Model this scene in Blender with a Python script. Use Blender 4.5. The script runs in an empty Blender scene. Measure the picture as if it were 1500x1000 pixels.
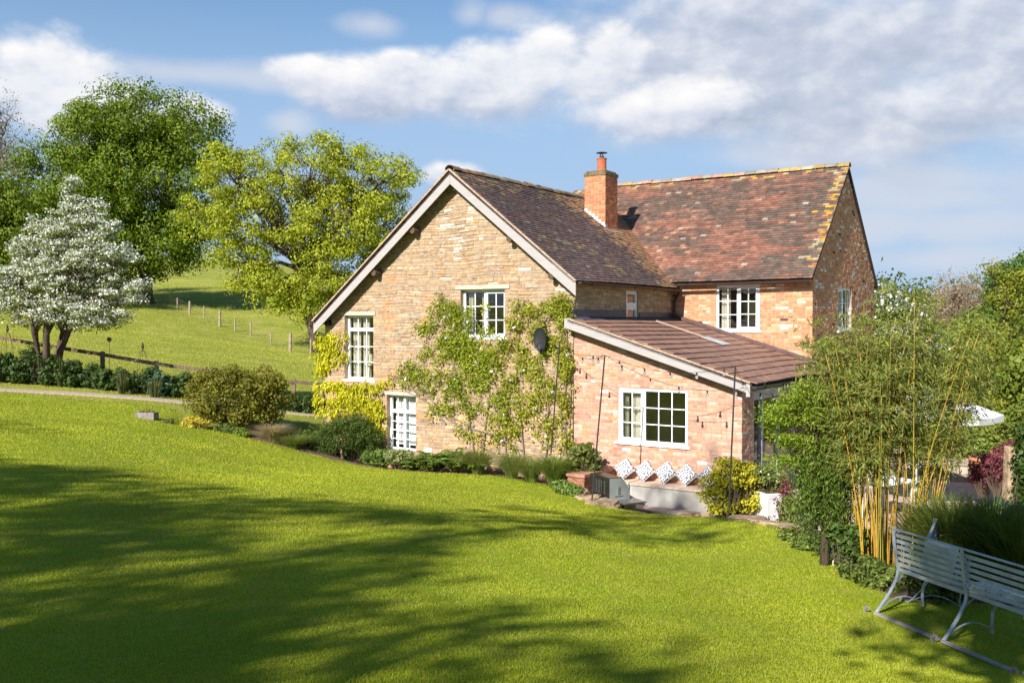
import bpy, math, random
import numpy as np

# ---------------------------------------------------------------- camera frame
F = 1395.0
TH = math.atan(30 / F)
A = math.radians(34.2)
V = np.array([math.sin(A), math.cos(A)])
U = np.array([V[1], -V[0]])
P0 = np.array([0.0645 * 22, 22.0])
G = 3.95                       # eye level above the house floor; world z = local height - G
sc = bpy.context.scene
col = sc.collection
RN = random.Random(11)
NR = np.random.default_rng(5)

cam_d = bpy.data.cameras.new("camera")
cam = bpy.data.objects.new("camera", cam_d)
col.objects.link(cam)
cam_d.sensor_width = 36
cam_d.lens = 36 * F / 1500
cam_d.clip_end = 3000
cam_d.clip_start = 0.05
cam.location = (0, 0, 0)
cam.rotation_euler = (math.pi / 2 - TH, 0, 0)
sc.camera = cam

SUN_EL = math.radians(32)
SD = -(V - 0.05 * U)
SD = SD / np.linalg.norm(SD)   # horizontal direction towards the sun
sc.view_settings.view_transform = 'Standard'
sc.view_settings.look = 'None'
sc.view_settings.gamma = 1
sc.view_settings.exposure = 0.80
sun_d = bpy.data.lights.new("sun", 'SUN')
sun_d.energy = 5.0
sun_d.angle = math.radians(0.53)
sun_d.color = (1.0, 0.94, 0.86)
sun = bpy.data.objects.new("sun", sun_d)
col.objects.link(sun)
# lamp shines along its local -Z
dz = np.array([-SD[0] * math.cos(SUN_EL), -SD[1] * math.cos(SUN_EL), -math.sin(SUN_EL)])
from mathutils import Vector, Matrix
sun.rotation_euler = Vector(dz).to_track_quat('-Z', 'Y').to_euler()
sun.location = (-20, -30, 30)


def ray(px, py):
    x = (px - 750) / F
    up = (500 - py) / F
    return np.array([x, math.cos(TH) + math.sin(TH) * up, -math.sin(TH) + math.cos(TH) * up])


def at(px, py, Y):
    r = ray(px, py)
    return r * (Y / r[1])


def front(px, py, t=0.0):      # a point of the house's front planes -> (s, height above house floor)
    r = ray(px, py)
    k = (t + P0 @ V) / (r[:2] @ V)
    p = r * k
    return (p[:2] - P0) @ U, p[2] + G


def loc(s, t, h):              # house coordinates -> world
    p = P0 + s * U + t * V
    return np.array([p[0], p[1], h - G])


# ---------------------------------------------------------------- world
class NT:
    def __init__(s, tree):
        s.t = tree
        s.n = tree.nodes
        s.l = tree.links

    def new(s, typ, **kw):
        n = s.n.new(typ)
        for k, v in kw.items():
            setattr(n, k, v)
        return n

    def put(s, sock, v):
        if hasattr(v, 'is_linked') or isinstance(v, bpy.types.NodeSocket):
            s.l.new(v, sock)
        else:
            if isinstance(v, (tuple, list)) and len(v) == 3 and sock.type == 'RGBA':
                v = (*v, 1)
            sock.default_value = v

    def m(s, op, a, b=0.0, c=0.0, clamp=False):
        n = s.new('ShaderNodeMath', operation=op)
        n.use_clamp = clamp
        s.put(n.inputs[0], a)
        s.put(n.inputs[1], b)
        s.put(n.inputs[2], c)
        return n.outputs[0]

    def ramp(s, fac, stops):
        n = s.new('ShaderNodeValToRGB')
        e = n.color_ramp.elements
        while len(e) < len(stops):
            e.new(0.5)
        for el, (p, c) in zip(e, stops):
            el.position = p
            el.color = (*c, 1) if len(c) == 3 else c
        s.put(n.inputs[0], fac)
        return n.outputs[0]

    def mix(s, fac, a, b, mode='MIX'):
        n = s.new('ShaderNodeMix', data_type='RGBA', blend_type=mode)
        s.put(n.inputs[0], fac)
        s.put(n.inputs[6], a)
        s.put(n.inputs[7], b)
        return n.outputs[2]

    def noise(s, vec, scale, detail=4, rough=0.55, dist=0.0):
        n = s.new('ShaderNodeTexNoise')
        if vec is not None:
            s.l.new(vec, n.inputs['Vector'])
        n.inputs['Scale'].default_value = scale
        n.inputs['Detail'].default_value = detail
        n.inputs['Roughness'].default_value = rough
        n.inputs['Distortion'].default_value = dist
        return n.outputs[0]

    def mapr(s, v, a, b, c=0.0, d=1.0, smooth=False):
        n = s.new('ShaderNodeMapRange')
        if smooth:
            n.interpolation_type = 'SMOOTHSTEP'
        s.put(n.inputs[0], v)
        for i, x in enumerate((a, b, c, d)):
            s.put(n.inputs[1 + i], x)
        return n.outputs[0]


world = bpy.data.worlds.new("World")
sc.world = world
world.use_nodes = True
W = NT(world.node_tree)
W.n.clear()
sky = W.new('ShaderNodeTexSky')
sky.sky_type = 'NISHITA'
sky.sun_disc = False
sky.sun_elevation = SUN_EL
sky.sun_rotation = math.atan2(SD[0], SD[1])
sky.air_density = 1.0
sky.dust_density = 0.3
sky.ozone_density = 2.0
SKY_S = 0.078
tc = W.new('ShaderNodeTexCoord')
sx = W.new('ShaderNodeSeparateXYZ')
W.l.new(tc.outputs['Generated'], sx.inputs[0])
az = W.m('ARCTAN2', sx.outputs[0], sx.outputs[1])
el = W.m('ARCSINE', sx.outputs[2])
cv = W.new('ShaderNodeCombineXYZ')
W.put(cv.inputs[0], W.m('MULTIPLY', az, 1.0))
W.put(cv.inputs[1], W.m('MULTIPLY', el, 1.7))
cv2 = W.new('ShaderNodeVectorMath', operation='ADD')
W.l.new(cv.outputs[0], cv2.inputs[0])
cv2.inputs[1].default_value = (-0.012, 0.022, 0)
n1 = W.noise(cv.outputs[0], 6.0, 8, 0.52)
n1b = W.noise(cv2.outputs[0], 6.0, 5, 0.50)
def puffs(vec, scale):
    v = W.new('ShaderNodeTexVoronoi')
    v.feature = 'F1'
    v.normalize = True
    wv = W.new('ShaderNodeVectorMath', operation='ADD')
    nz = W.new('ShaderNodeTexNoise')
    W.l.new(vec, nz.inputs['Vector'])
    nz.inputs['Scale'].default_value = 14
    nz.inputs['Detail'].default_value = 4
    ms = W.new('ShaderNodeVectorMath', operation='SCALE')
    W.l.new(nz.outputs['Color'], ms.inputs[0])
    ms.inputs['Scale'].default_value = 0.035
    W.l.new(vec, wv.inputs[0])
    W.l.new(ms.outputs[0], wv.inputs[1])
    W.l.new(wv.outputs[0], v.inputs['Vector'])
    v.inputs['Scale'].default_value = scale
    v.inputs['Detail'].default_value = 3
    v.inputs['Roughness'].default_value = 0.55
    v.inputs['Lacunarity'].default_value = 2.3
    return W.m('SUBTRACT', 0.45, v.outputs['Distance'])


pf = puffs(cv.outputs[0], 11.0)
pfb = puffs(cv2.outputs[0], 11.0)
nbig = W.noise(cv.outputs[0], 2.2, 3, 0.5)


def blobs(lst):
    out = None
    num = None
    den = None
    for (px, py, rx, ry) in lst:
        r = ray(px, py)
        r = r / np.linalg.norm(r)
        a0 = math.atan2(r[0], r[1])
        e0 = math.asin(r[2])
        da = W.m('MULTIPLY', W.m('SUBTRACT', az, a0), F / rx * 0.93)
        de = W.m('MULTIPLY', W.m('SUBTRACT', el, e0), F / ry * 0.97)
        d = W.m('SQRT', W.m('ADD', W.m('MULTIPLY', da, da), W.m('MULTIPLY', de, de)))
        v = W.m('SUBTRACT', 1.0, d)
        out = v if out is None else W.m('SMOOTH_MAX', out, v, 0.12)
        w_ = W.m('POWER', W.m('MAXIMUM', W.m('ADD', v, 0.35), 0.0001), 3.0)
        nu = W.m('MULTIPLY', w_, de)
        num = nu if num is None else W.m('ADD', num, nu)
        den = w_ if den is None else W.m('ADD', den, w_)
    return out, W.m('DIVIDE', num, W.m('ADD', den, 0.0001))


white_b, wsh = blobs([(70, 122, 85, 62), (120, 155, 90, 45), (285, 165, 60, 28), (455, 108, 55, 24), (530, 128, 90, 40),
                 (640, 122, 110, 46), (740, 110, 100, 52), (790, 90, 62, 48), (668, 256, 50, 20), (960, 160, 120, 50),
                 (590, 95, 40, 22), (880, 120, 70, 45), (905, 80, 50, 40)])
grey_b, gsh = blobs([(980, 90, 170, 120), (1120, 60, 210, 110), (1330, 60, 260, 130), (1480, 60, 190, 150), (1250, 165, 210, 60),
                (1450, 150, 190, 80), (1050, 165, 220, 60), (1200, 130, 260, 90), (560, 150, 110, 35), (700, 150, 150, 35)])
thin_b, _ts = blobs([(425, 181, 40, 24), (545, 36, 55, 22), (690, 20, 40, 26), (740, 25, 60, 25), (1430, 262, 140, 40), (1290, 330, 120, 50),
                (1420, 330, 160, 40), (1290, 275, 70, 20), (300, 110, 260, 25), (900, 300, 140, 14), (1250, 210, 160, 30), (1410, 200, 60, 16), (1380, 380, 200, 30), (1350, 290, 220, 40), (1150, 225, 200, 30)])
nn = W.m('SUBTRACT', n1, 0.5)
nnb = W.m('SUBTRACT', n1b, 0.5)
dw = W.mapr(W.m('ADD', white_b, W.m('ADD', W.m('MULTIPLY', nn, 1.5), W.m('MULTIPLY', pf, 1.3))), 0.02, 0.62, 0, 0.97, True)
dg = W.mapr(W.m('ADD', grey_b, W.m('ADD', W.m('MULTIPLY', nn, 1.6), W.m('MULTIPLY', pf, 0.8))), -0.15, 0.85, 0, 0.90, True)
dt = W.mapr(W.m('ADD', thin_b, W.m('MULTIPLY', nn, 2.4)), -0.1, 0.9, 0, 0.7, True)
hazeb = W.mapr(el, 0.10, 0.44, 0.92, 0.0, True)
relief = W.m('ADD', W.m('MULTIPLY', W.m('SUBTRACT', n1, n1b), 0.8), W.m('MULTIPLY', W.m('SUBTRACT', pf, pfb), 0.55))
lift = W.m('ADD', W.m('ADD', W.m('MULTIPLY', relief, 3.0), W.m('MULTIPLY', nbig, 1.2)), W.m('MULTIPLY', gsh, 0.16))
gcol = W.ramp(W.m('ADD', lift, -0.1, clamp=True), [(0.0, (0.50, 0.57, 0.72)), (0.5, (0.69, 0.74, 0.86)), (1.0, (1.0, 1.01, 1.06))])
wcol = W.ramp(W.m('ADD', W.m('ADD', W.m('MULTIPLY', relief, 2.6), W.m('MULTIPLY', wsh, 0.42)), 0.55, clamp=True), [(0.0, (0.50, 0.57, 0.72)), (0.55, (0.82, 0.84, 0.90)), (1.0, (1.0, 0.98, 0.97))])
hs = W.new('ShaderNodeHueSaturation')
W.l.new(sky.outputs[0], hs.inputs['Color'])
hs.inputs['Saturation'].default_value = 1.22
hs.inputs['Value'].default_value = 1.0
base = W.mix(1.0, hs.outputs[0], (SKY_S, SKY_S, SKY_S), 'MULTIPLY')
CL = 0.50                       # clouds' brightness at this exposure
base = W.mix(hazeb, base, (0.47 * CL, 0.66 * CL, 0.94 * CL))
c1 = W.mix(dt, base, (0.80 * CL, 0.84 * CL, 0.94 * CL))
c2 = W.mix(dg, c1, W.mix(1.0, gcol, (CL, CL, CL), 'MULTIPLY'))
c3 = W.mix(dw, c2, W.mix(1.0, wcol, (CL * 1.18, CL * 1.18, CL * 1.18), 'MULTIPLY'))
bg = W.new('ShaderNodeBackground')
W.l.new(c3, bg.inputs[0])
bg.inputs[1].default_value = 1.0
wo = W.new('ShaderNodeOutputWorld')
W.l.new(bg.outputs[0], wo.inputs[0])


# ---------------------------------------------------------------- helpers
def tag(o, label=None, cat=None, group=None, kind=None):
    if label: o['label'] = label
    if cat: o['category'] = cat
    if group: o['group'] = group
    if kind: o['kind'] = kind
    return o


def empty(name, p, rz=0.0, label=None, cat=None, group=None):
    o = bpy.data.objects.new(name, None)
    col.objects.link(o)
    o.location = p
    o.rotation_euler = (0, 0, rz)
    o.empty_display_size = 0.2
    return tag(o, label, cat, group)


def nrm(a):
    a = np.asarray(a, float)
    return a / (np.linalg.norm(a) + 1e-9)


class MB:
    def __init__(s):
        s.v = []
        s.f = []
        s.c = []

    def quad(s, pts, c=None):
        i = len(s.v)
        s.v.extend([tuple(p) for p in pts])
        s.f.append(tuple(range(i, i + len(pts))))
        s.c.append(c)

    def hexa(s, p, c=None, back=True):      # 8 points: bottom ring 0-3, top ring 4-7
        i = len(s.v)
        s.v.extend([tuple(q) for q in p])
        fs = [(4, 5, 6, 7), (0, 1, 5, 4), (1, 2, 6, 5), (2, 3, 7, 6), (3, 0, 4, 7)]
        if back: fs.append((3, 2, 1, 0))
        for f in fs:
            s.f.append(tuple(i + k for k in f))
            s.c.append(c)

    def box(s, lo, hi, c=None, m=None):
        x0, y0, z0 = lo
        x1, y1, z1 = hi
        p = [(x0, y0, z0), (x1, y0, z0), (x1, y1, z0), (x0, y1, z0), (x0, y0, z1), (x1, y0, z1), (x1, y1, z1), (x0, y1, z1)]
        if m: p = [m(*q) for q in p]
        s.hexa(p, c)

    def bar(s, a, b, w, h, c=None, up=(0, 0, 1)):   # box beam from a to b
        a = np.array(a, float)
        b = np.array(b, float)
        d = nrm(b - a)
        x = np.cross(d, up)
        if np.linalg.norm(x) < 1e-4: x = np.cross(d, (1, 0, 0))
        x = nrm(x) * w / 2
        y = nrm(np.cross(x, d)) * h / 2
        s.hexa([a - x - y, a + x - y, a + x + y, a - x + y, b - x - y, b + x - y, b + x + y, b - x + y], c)

    def prism(s, poly, ext, c=None):        # polygon (3d pts) extruded by vector
        n = len(poly)
        i = len(s.v)
        e = np.array(ext, float)
        s.v.extend([tuple(p) for p in poly])
        s.v.extend([tuple(np.array(p, float) + e) for p in poly])
        s.f.append(tuple(i + k for k in range(n)))
        s.f.append(tuple(i + n + k for k in reversed(range(n))))
        s.c += [c, c]
        for k in range(n):
            k2 = (k + 1) % n
            s.f.append((i + k, i + n + k, i + n + k2, i + k2))
            s.c.append(c)

    def tube(s, pts, rad, n=6, c=None, cap=True):
        pts = [np.array(p, float) for p in pts]
        if not hasattr(rad, '__len__'): rad = [rad] * len(pts)
        i0 = len(s.v)
        prev = None
        for k, p in enumerate(pts):
            d = nrm(pts[min(k + 1, len(pts) - 1)] - pts[max(k - 1, 0)])
            if prev is None:
                x = np.cross(d, (0, 0, 1))
                if np.linalg.norm(x) < 0.05: x = np.cross(d, (1, 0, 0))
            else:
                x = prev - d * (prev @ d)
                if np.linalg.norm(x) < 1e-3: x = np.cross(d, (1, 0, 0))
            x = nrm(x)
            prev = x
            y = np.cross(d, x)
            for j in range(n):
                a = 2 * math.pi * j / n
                s.v.append(tuple(p + rad[k] * (math.cos(a) * x + math.sin(a) * y)))
        for k in range(len(pts) - 1):
            for j in range(n):
                j2 = (j + 1) % n
                a = i0 + k * n
                s.f.append((a + j, a + j2, a + n + j2, a + n + j))
                s.c.append(c)
        if cap:
            s.f.append(tuple(i0 + j for j in reversed(range(n))))
            s.f.append(tuple(i0 + (len(pts) - 1) * n + j for j in range(n)))
            s.c += [c, c]

    def lathe(s, prof, cx=0, cy=0, n=20, c=None):
        i0 = len(s.v)
        for (r, z) in prof:
            for j in range(n):
                a = 2 * math.pi * j / n
                s.v.append((cx + r * math.cos(a), cy + r * math.sin(a), z))
        for k in range(len(prof) - 1):
            for j in range(n):
                j2 = (j + 1) % n
                a = i0 + k * n
                s.f.append((a + j, a + j2, a + n + j2, a + n + j))
                s.c.append(c)
        s.f.append(tuple(i0 + j for j in reversed(range(n))))
        s.f.append(tuple(i0 + (len(prof) - 1) * n + j for j in range(n)))
        s.c += [c, c]

    def build(s, name, mat, parent=None, smooth=False, bevel=0.0):
        me = bpy.data.meshes.new(name)
        me.from_pydata(s.v, [], s.f)
        if any(c is not None for c in s.c):
            at_ = me.attributes.new('Col', 'FLOAT_COLOR', 'FACE')
            arr = np.ones((len(s.f), 4), np.float32)
            for i, c in enumerate(s.c):
                if c is not None: arr[i, :3] = c
            at_.data.foreach_set('color', arr.ravel())
        me.materials.append(mat)
        if smooth:
            me.polygons.foreach_set('use_smooth', [True] * len(s.f))
        me.update()
        o = bpy.data.objects.new(name, me)
        col.objects.link(o)
        if parent: o.parent = parent
        if bevel:
            b = o.modifiers.new('bevel', 'BEVEL')
            b.width = bevel
            b.segments = 2
            b.limit_method = 'ANGLE'
        return o


def np_mesh(name, verts, faces, mat, parent=None, colors=None, smooth=False):
    """verts (N,3), faces (M,k) equal-size polygons."""
    me = bpy.data.meshes.new(name)
    verts = np.ascontiguousarray(verts, np.float32)
    faces = np.ascontiguousarray(faces, np.int32)
    M, k = faces.shape
    me.vertices.add(len(verts))
    me.vertices.foreach_set('co', verts.ravel())
    me.loops.add(M * k)
    me.loops.foreach_set('vertex_index', faces.ravel())
    me.polygons.add(M)
    me.polygons.foreach_set('loop_start', np.arange(0, M * k, k, dtype=np.int32))
    me.polygons.foreach_set('loop_total', np.full(M, k, np.int32))
    if smooth: me.polygons.foreach_set('use_smooth', np.ones(M, bool))
    if colors is not None:
        a_ = me.attributes.new('Col', 'FLOAT_COLOR', 'FACE')
        c4 = np.ones((M, 4), np.float32)
        c4[:, :3] = np.clip(colors, 0, 1)
        a_.data.foreach_set('color', c4.ravel())
    me.materials.append(mat)
    me.update(calc_edges=True)
    o = bpy.data.objects.new(name, me)
    col.objects.link(o)
    if parent: o.parent = parent
    return o


# ---------------------------------------------------------------- materials
def mat(name, colr=None, rough=0.8, nscale=6.0, namt=0.25, bump=0.0, bscale=None, metal=0.0, spec=0.3, stretch=None,
        trans=0.0, tcol=None, dark=None, coords='Object'):
    """colr None -> per-face colour attribute; noise varies brightness; trans -> translucent share (leaves)."""
    m = bpy.data.materials.new(name)
    m.use_nodes = True
    T = NT(m.node_tree)
    p = T.n['Principled BSDF']
    c_ = T.new('ShaderNodeTexCoord').outputs[coords]
    if stretch:
        mp = T.new('ShaderNodeMapping')
        T.l.new(c_, mp.inputs[0])
        mp.inputs['Scale'].default_value = stretch
        c_ = mp.outputs[0]
    if colr is None:
        a_ = T.new('ShaderNodeAttribute', attribute_name='Col').outputs['Color']
    else:
        a_ = T.new('ShaderNodeRGB')
        a_.outputs[0].default_value = (*colr, 1)
        a_ = a_.outputs[0]
    out = a_
    if namt:
        n = T.noise(c_, nscale, 5, 0.6)
        k = T.mapr(n, 0.3, 0.7, 1 - namt, 1 + namt)
        cc = T.new('ShaderNodeCombineColor')
        for i in range(3): T.put(cc.inputs[i], k)
        out = T.mix(1.0, a_, cc.outputs[0], 'MULTIPLY')
    if dark:                                 # weathering: (colour, scale, lo, hi)
        n2 = T.noise(c_, dark[1], 5, 0.65)
        out = T.mix(T.mapr(n2, dark[2], dark[3]), out, dark[0])
    T.put(p.inputs['Base Color'], out)
    p.inputs['Roughness'].default_value = rough
    p.inputs['Metallic'].default_value = metal
    p.inputs['Specular IOR Level'].default_value = spec
    if bump:
        b = T.new('ShaderNodeBump')
        b.inputs['Strength'].default_value = 1.0
        b.inputs['Distance'].default_value = bump
        T.put(b.inputs['Height'], T.noise(c_, bscale or nscale * 4, 4, 0.6))
        T.l.new(b.outputs[0], p.inputs['Normal'])
    if trans:
        tr = T.new('ShaderNodeBsdfTranslucent')
        tcm = T.mix(1.0, out, tcol or (1.3, 1.25, 0.6), 'MULTIPLY')
        T.put(tr.inputs[0], tcm)
        mx = T.new('ShaderNodeMixShader')
        mx.inputs[0].default_value = trans
        T.l.new(p.outputs[0], mx.inputs[1])
        T.l.new(tr.outputs[0], mx.inputs[2])
        T.l.new(mx.outputs[0], T.n['Material Output'].inputs[0])
    return m


M_leaf = mat('leaf', None, 0.55, 0.7, 0.18, trans=0.32, spec=0.3)
M_petal = mat('blossom', None, 0.7, 2.0, 0.1, trans=0.3, tcol=(1, 1, 1))
M_blade = mat('grass_blade', None, 0.6, 0.35, 0.22, trans=0.42, spec=0.25, tcol=(1.25, 1.2, 0.5))
M_lawnblade = mat('lawn_blade', None, 0.6, 0.4, 0.2, trans=0.40, spec=0.25, tcol=(1.12, 1.12, 0.7), dark=((0.40, 0.36, 0.09), 1.3, 0.54, 0.95))
M_bark = mat('bark', (0.085, 0.06, 0.042), 0.95, 5, 0.45, bump=0.02, bscale=14, stretch=(1, 1, 0.35))
M_bark_pale = mat('pale_bark', (0.20, 0.165, 0.13), 0.95, 5, 0.35)
M_stone = mat('rubble_stone', None, 0.95, 9, 0.30, bump=0.012, bscale=30)
M_brick = mat('brick', None, 0.9, 12, 0.25, bump=0.004, bscale=60)
M_mortar = mat('mortar', (0.36, 0.29, 0.20), 0.95, 8, 0.25, bump=0.01)
M_mortar2 = mat('brick_mortar', (0.42, 0.33, 0.26), 0.95, 8, 0.2, bump=0.004)
M_tile = mat('roof_tile', None, 0.75, 5, 0.30, bump=0.004, bscale=40, spec=0.4)
M_deck = mat('roof_deck', (0.05, 0.035, 0.03), 0.9, 5, 0.2)
M_white = mat('white_frame', (0.82, 0.83, 0.83), 0.35, 4, 0.03, spec=0.5)
M_barge = mat('barge_paint', (0.36, 0.335, 0.33), 0.6, 3, 0.08, stretch=(1, 1, 4), dark=((0.22, 0.2, 0.17), 7, 0.62, 0.85))
M_lead = mat('lead', (0.075, 0.085, 0.115), 0.5, 6, 0.3, metal=0.2)
M_leadpale = mat('pale_lead', (0.45, 0.46, 0.47), 0.55, 6, 0.3)
M_gutter = mat('gutter_plastic', (0.06, 0.033, 0.028), 0.4, 4, 0.15)
M_gutterg = mat('gutter_grey', (0.035, 0.035, 0.037), 0.4, 4, 0.15)
M_lintel = mat('lintel_stone', (0.47, 0.41, 0.33), 0.9, 8, 0.15, bump=0.003)
M_wood = mat('dark_wood', (0.10, 0.065, 0.04), 0.9, 4, 0.35, stretch=(1, 1, 6))
M_curtain = mat('curtain_cloth', (0.70, 0.66, 0.58), 0.9, 4, 0.08)
M_room = mat('room_plaster', (0.36, 0.31, 0.25), 0.9, 3, 0.1)
M_black = mat('black_metal', (0.02, 0.02, 0.022), 0.5, 4, 0.2)


def glass_mat():
    m = bpy.data.materials.new('window_glass')
    m.use_nodes = True
    T = NT(m.node_tree)
    T.n.remove(T.n['Principled BSDF'])
    tr = T.new('ShaderNodeBsdfTransparent')
    tr.inputs[0].default_value = (0.96, 0.975, 0.965, 1)
    gl = T.new('ShaderNodeBsdfGlossy')
    gl.inputs['Roughness'].default_value = 0.01
    ge = T.new('ShaderNodeNewGeometry')
    dt_ = T.new('ShaderNodeVectorMath', operation='DOT_PRODUCT')
    T.l.new(ge.outputs['Normal'], dt_.inputs[0])
    T.l.new(ge.outputs['Incoming'], dt_.inputs[1])
    sch = T.m('POWER', T.m('SUBTRACT', 1.0, T.m('ABSOLUTE', dt_.outputs['Value'])), 5.0)
    n = T.noise(T.new('ShaderNodeTexCoord').outputs['Object'], 1.3, 2, 0.5)
    b = T.new('ShaderNodeBump')
    b.inputs['Distance'].default_value = 0.01
    T.put(b.inputs['Height'], n)
    T.l.new(b.outputs[0], gl.inputs['Normal'])
    mx = T.new('ShaderNodeMixShader')
    T.put(mx.inputs[0], T.m('MULTIPLY_ADD', sch, 0.9, 0.075, clamp=True))
    T.l.new(tr.outputs[0], mx.inputs[1])
    T.l.new(gl.outputs[0], mx.inputs[2])
    T.l.new(mx.outputs[0], T.n['Material Output'].inputs[0])
    return m


M_glass = glass_mat()

# ---------------------------------------------------------------- terrain
CP = [(0, 1000, 5.0), (750, 1000, 5.2), (1300, 1000, 6.6), (1500, 1000, 7.8), (0, 800, 8.6), (400, 850, 8.0), (750, 850, 9.2), (1100, 900, 9.3),
      (1298, 898, 10), (1388, 942, 9.15), (1500, 988, 8.3), (0, 700, 12.5), (300, 720, 13), (750, 770, 13), (1000, 820, 12.3), (0, 620, 19.5), (260, 625, 24),
      (420, 655, 24.5), (520, 680, 23.8), (640, 692, 22.8), (740, 697, 21.8), (830, 714, 20.6), (950, 752, 18.6), (1050, 757, 17.8),
      (1150, 772, 16.5), (1180, 800, 14.6), (1260, 850, 11.8), (0, 578, 26.5), (280, 600, 28), (460, 612, 30),
      (0, 562, 29.3), (250, 582, 30.5), (229, 576, 31.5), (150, 563, 31.3), (0, 540, 31), (430, 600, 33),
      (0, 455, 80), (100, 480, 70), (300, 500, 70), (200, 450, 90), (425, 515, 73), (367, 492, 85), (322, 478, 87), (278, 461, 95), (215, 443, 98),
      (240, 415, 130), (420, 430, 120), (440, 470, 95), (100, 430, 110), (0, 420, 120), (0, 395, 170), (300, 397, 170), (450, 405, 170),
      (300, 380, 300), (0, 380, 300), (700, 440, 200), (1500, 905, 9.9), (1400, 850, 11.2), (1500, 720, 20), (1400, 600, 45), (1500, 480, 150), (1000, 470, 220)]
cpts = [at(*c) for c in CP]
cpts += [np.array(p, float) for p in [(0, -1, -1.68), (0, -30, -0.5), (-30, -10, -0.4), (30, -10, -3), (-28, 12, -1.2), (28, 12, -3.6), (-80, 60, 2), (-120, 200, 14),
                                      (-200, -50, 4), (200, -50, -6), (200, 200, -2), (0, 600, 20), (-400, 500, 30), (400, 500, 8), (0, -200, 4), (-350, 0, 10), (350, 0, -6)]]
cpts = np.array(cpts)
S_ = 30.0
cxy = cpts[:, :2] / S_


def _k(r2):
    return 0.5 * r2 * np.log(r2 + 1e-12)


d2 = ((cxy[:, None] - cxy[None]) ** 2).sum(-1)
n_ = len(cxy)
Am = np.zeros((n_ + 3, n_ + 3))
Am[:n_, :n_] = _k(d2) + np.eye(n_) * 2e-4
Am[:n_, n_] = 1
Am[:n_, n_ + 1:] = cxy
Am[n_, :n_] = 1
Am[n_ + 1:, :n_] = cxy.T
sol = np.linalg.solve(Am, np.concatenate([cpts[:, 2], [0, 0, 0]]))

# lawn edge against the house, left to right
EDGE_PX = [(262, 622, 24.6), (330, 637, 24.8), (420, 657, 24.5), (520, 680, 23.8), (640, 692, 22.8), (740, 697, 21.8), (830, 714, 20.4), (868, 738, 19.2), (950, 752, 18.5),
           (1050, 757, 17.8), (1150, 772, 16.4), (1185, 800, 14.5), (1255, 846, 11.9), (1300, 874, 10.6)]
EDGE = np.array([at(*e)[:2] for e in EDGE_PX])
pad_e = []
for i in range(3, 11):
    a, b = EDGE[i - 1], EDGE[min(i + 1, 11)]
    d = nrm(b - a)
    nn_ = np.array([-d[1], d[0]])
    pad_e.append(EDGE[i] + nn_ * 0.25)
pad_e.append(EDGE[11] + np.array([1.2, 1.0]))
PAD = np.array([(-7.0, 26.5)] + [tuple(p) for p in pad_e] + [(8.5, 16.5), (14, 19), (22, 22), (22, 48), (3, 48), (-3.5, 34)])


def poly_sd(x, y, P):
    """positive inside"""
    x = np.asarray(x, float)
    y = np.asarray(y, float)
    d = np.full(x.shape, 1e9)
    ins = np.zeros(x.shape, bool)
    n = len(P)
    for i in range(n):
        a, b = P[i], P[(i + 1) % n]
        ex, ey = b[0] - a[0], b[1] - a[1]
        wx, wy = x - a[0], y - a[1]
        t = np.clip((wx * ex + wy * ey) / (ex * ex + ey * ey), 0, 1)
        d = np.minimum(d, (wx - t * ex) ** 2 + (wy - t * ey) ** 2)
        c = ((a[1] > y) != (b[1] > y)) & (x < (b[0] - a[0]) * (y - a[1]) / (b[1] - a[1] + 1e-12) + a[0])
        ins ^= c
    d = np.sqrt(d)
    return np.where(ins, d, -d)


def hz0(x, y):
    x = np.atleast_1d(np.asarray(x, float))
    y = np.atleast_1d(np.asarray(y, float))
    out = np.zeros(x.shape)
    fx, fy, fo = x.ravel() / S_, y.ravel() / S_, out.ravel()
    for i0 in range(0, len(fx), 40000):
        X = fx[i0:i0 + 40000]
        Y = fy[i0:i0 + 40000]
        r2 = (X[:, None] - cxy[None, :, 0]) ** 2 + (Y[:, None] - cxy[None, :, 1]) ** 2
        fo[i0:i0 + 40000] = _k(r2) @ sol[:n_] + sol[n_] + sol[n_ + 1] * X + sol[n_ + 2] * Y
    return fo.reshape(out.shape)


def hz(x, y):
    x = np.atleast_1d(np.asarray(x, float))
    y = np.atleast_1d(np.asarray(y, float))
    z = hz0(x, y)
    w = np.clip(poly_sd(x, y, PAD) / 0.7 + 0.15, 0, 1)
    w = w * w * (3 - 2 * w)
    return z * (1 - w) + (-G - 0.03) * w


def gz(x, y):
    return float(hz(x, y)[0])


def onground(px, Y, py=500):
    """ground point on the pixel column at depth Y"""
    r = ray(px, py)
    x = r[0] / r[1] * Y
    return np.array([x, Y, gz(x, Y)])


def grid_mesh(name, xs, ys, zf, material, kind='structure', keep=None):
    X, Y = np.meshgrid(xs, ys)
    Z = zf(X, Y)
    nx, ny = len(xs), len(ys)
    v = np.stack([X.ravel(), Y.ravel(), Z.ravel()], 1)
    i = np.arange(nx * ny).reshape(ny, nx)
    f = np.stack([i[:-1, :-1].ravel(), i[:-1, 1:].ravel(), i[1:, 1:].ravel(), i[1:, :-1].ravel()], 1)
    o = np_mesh(name, v, f, material, smooth=True)
    o['kind'] = kind
    return o


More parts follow.
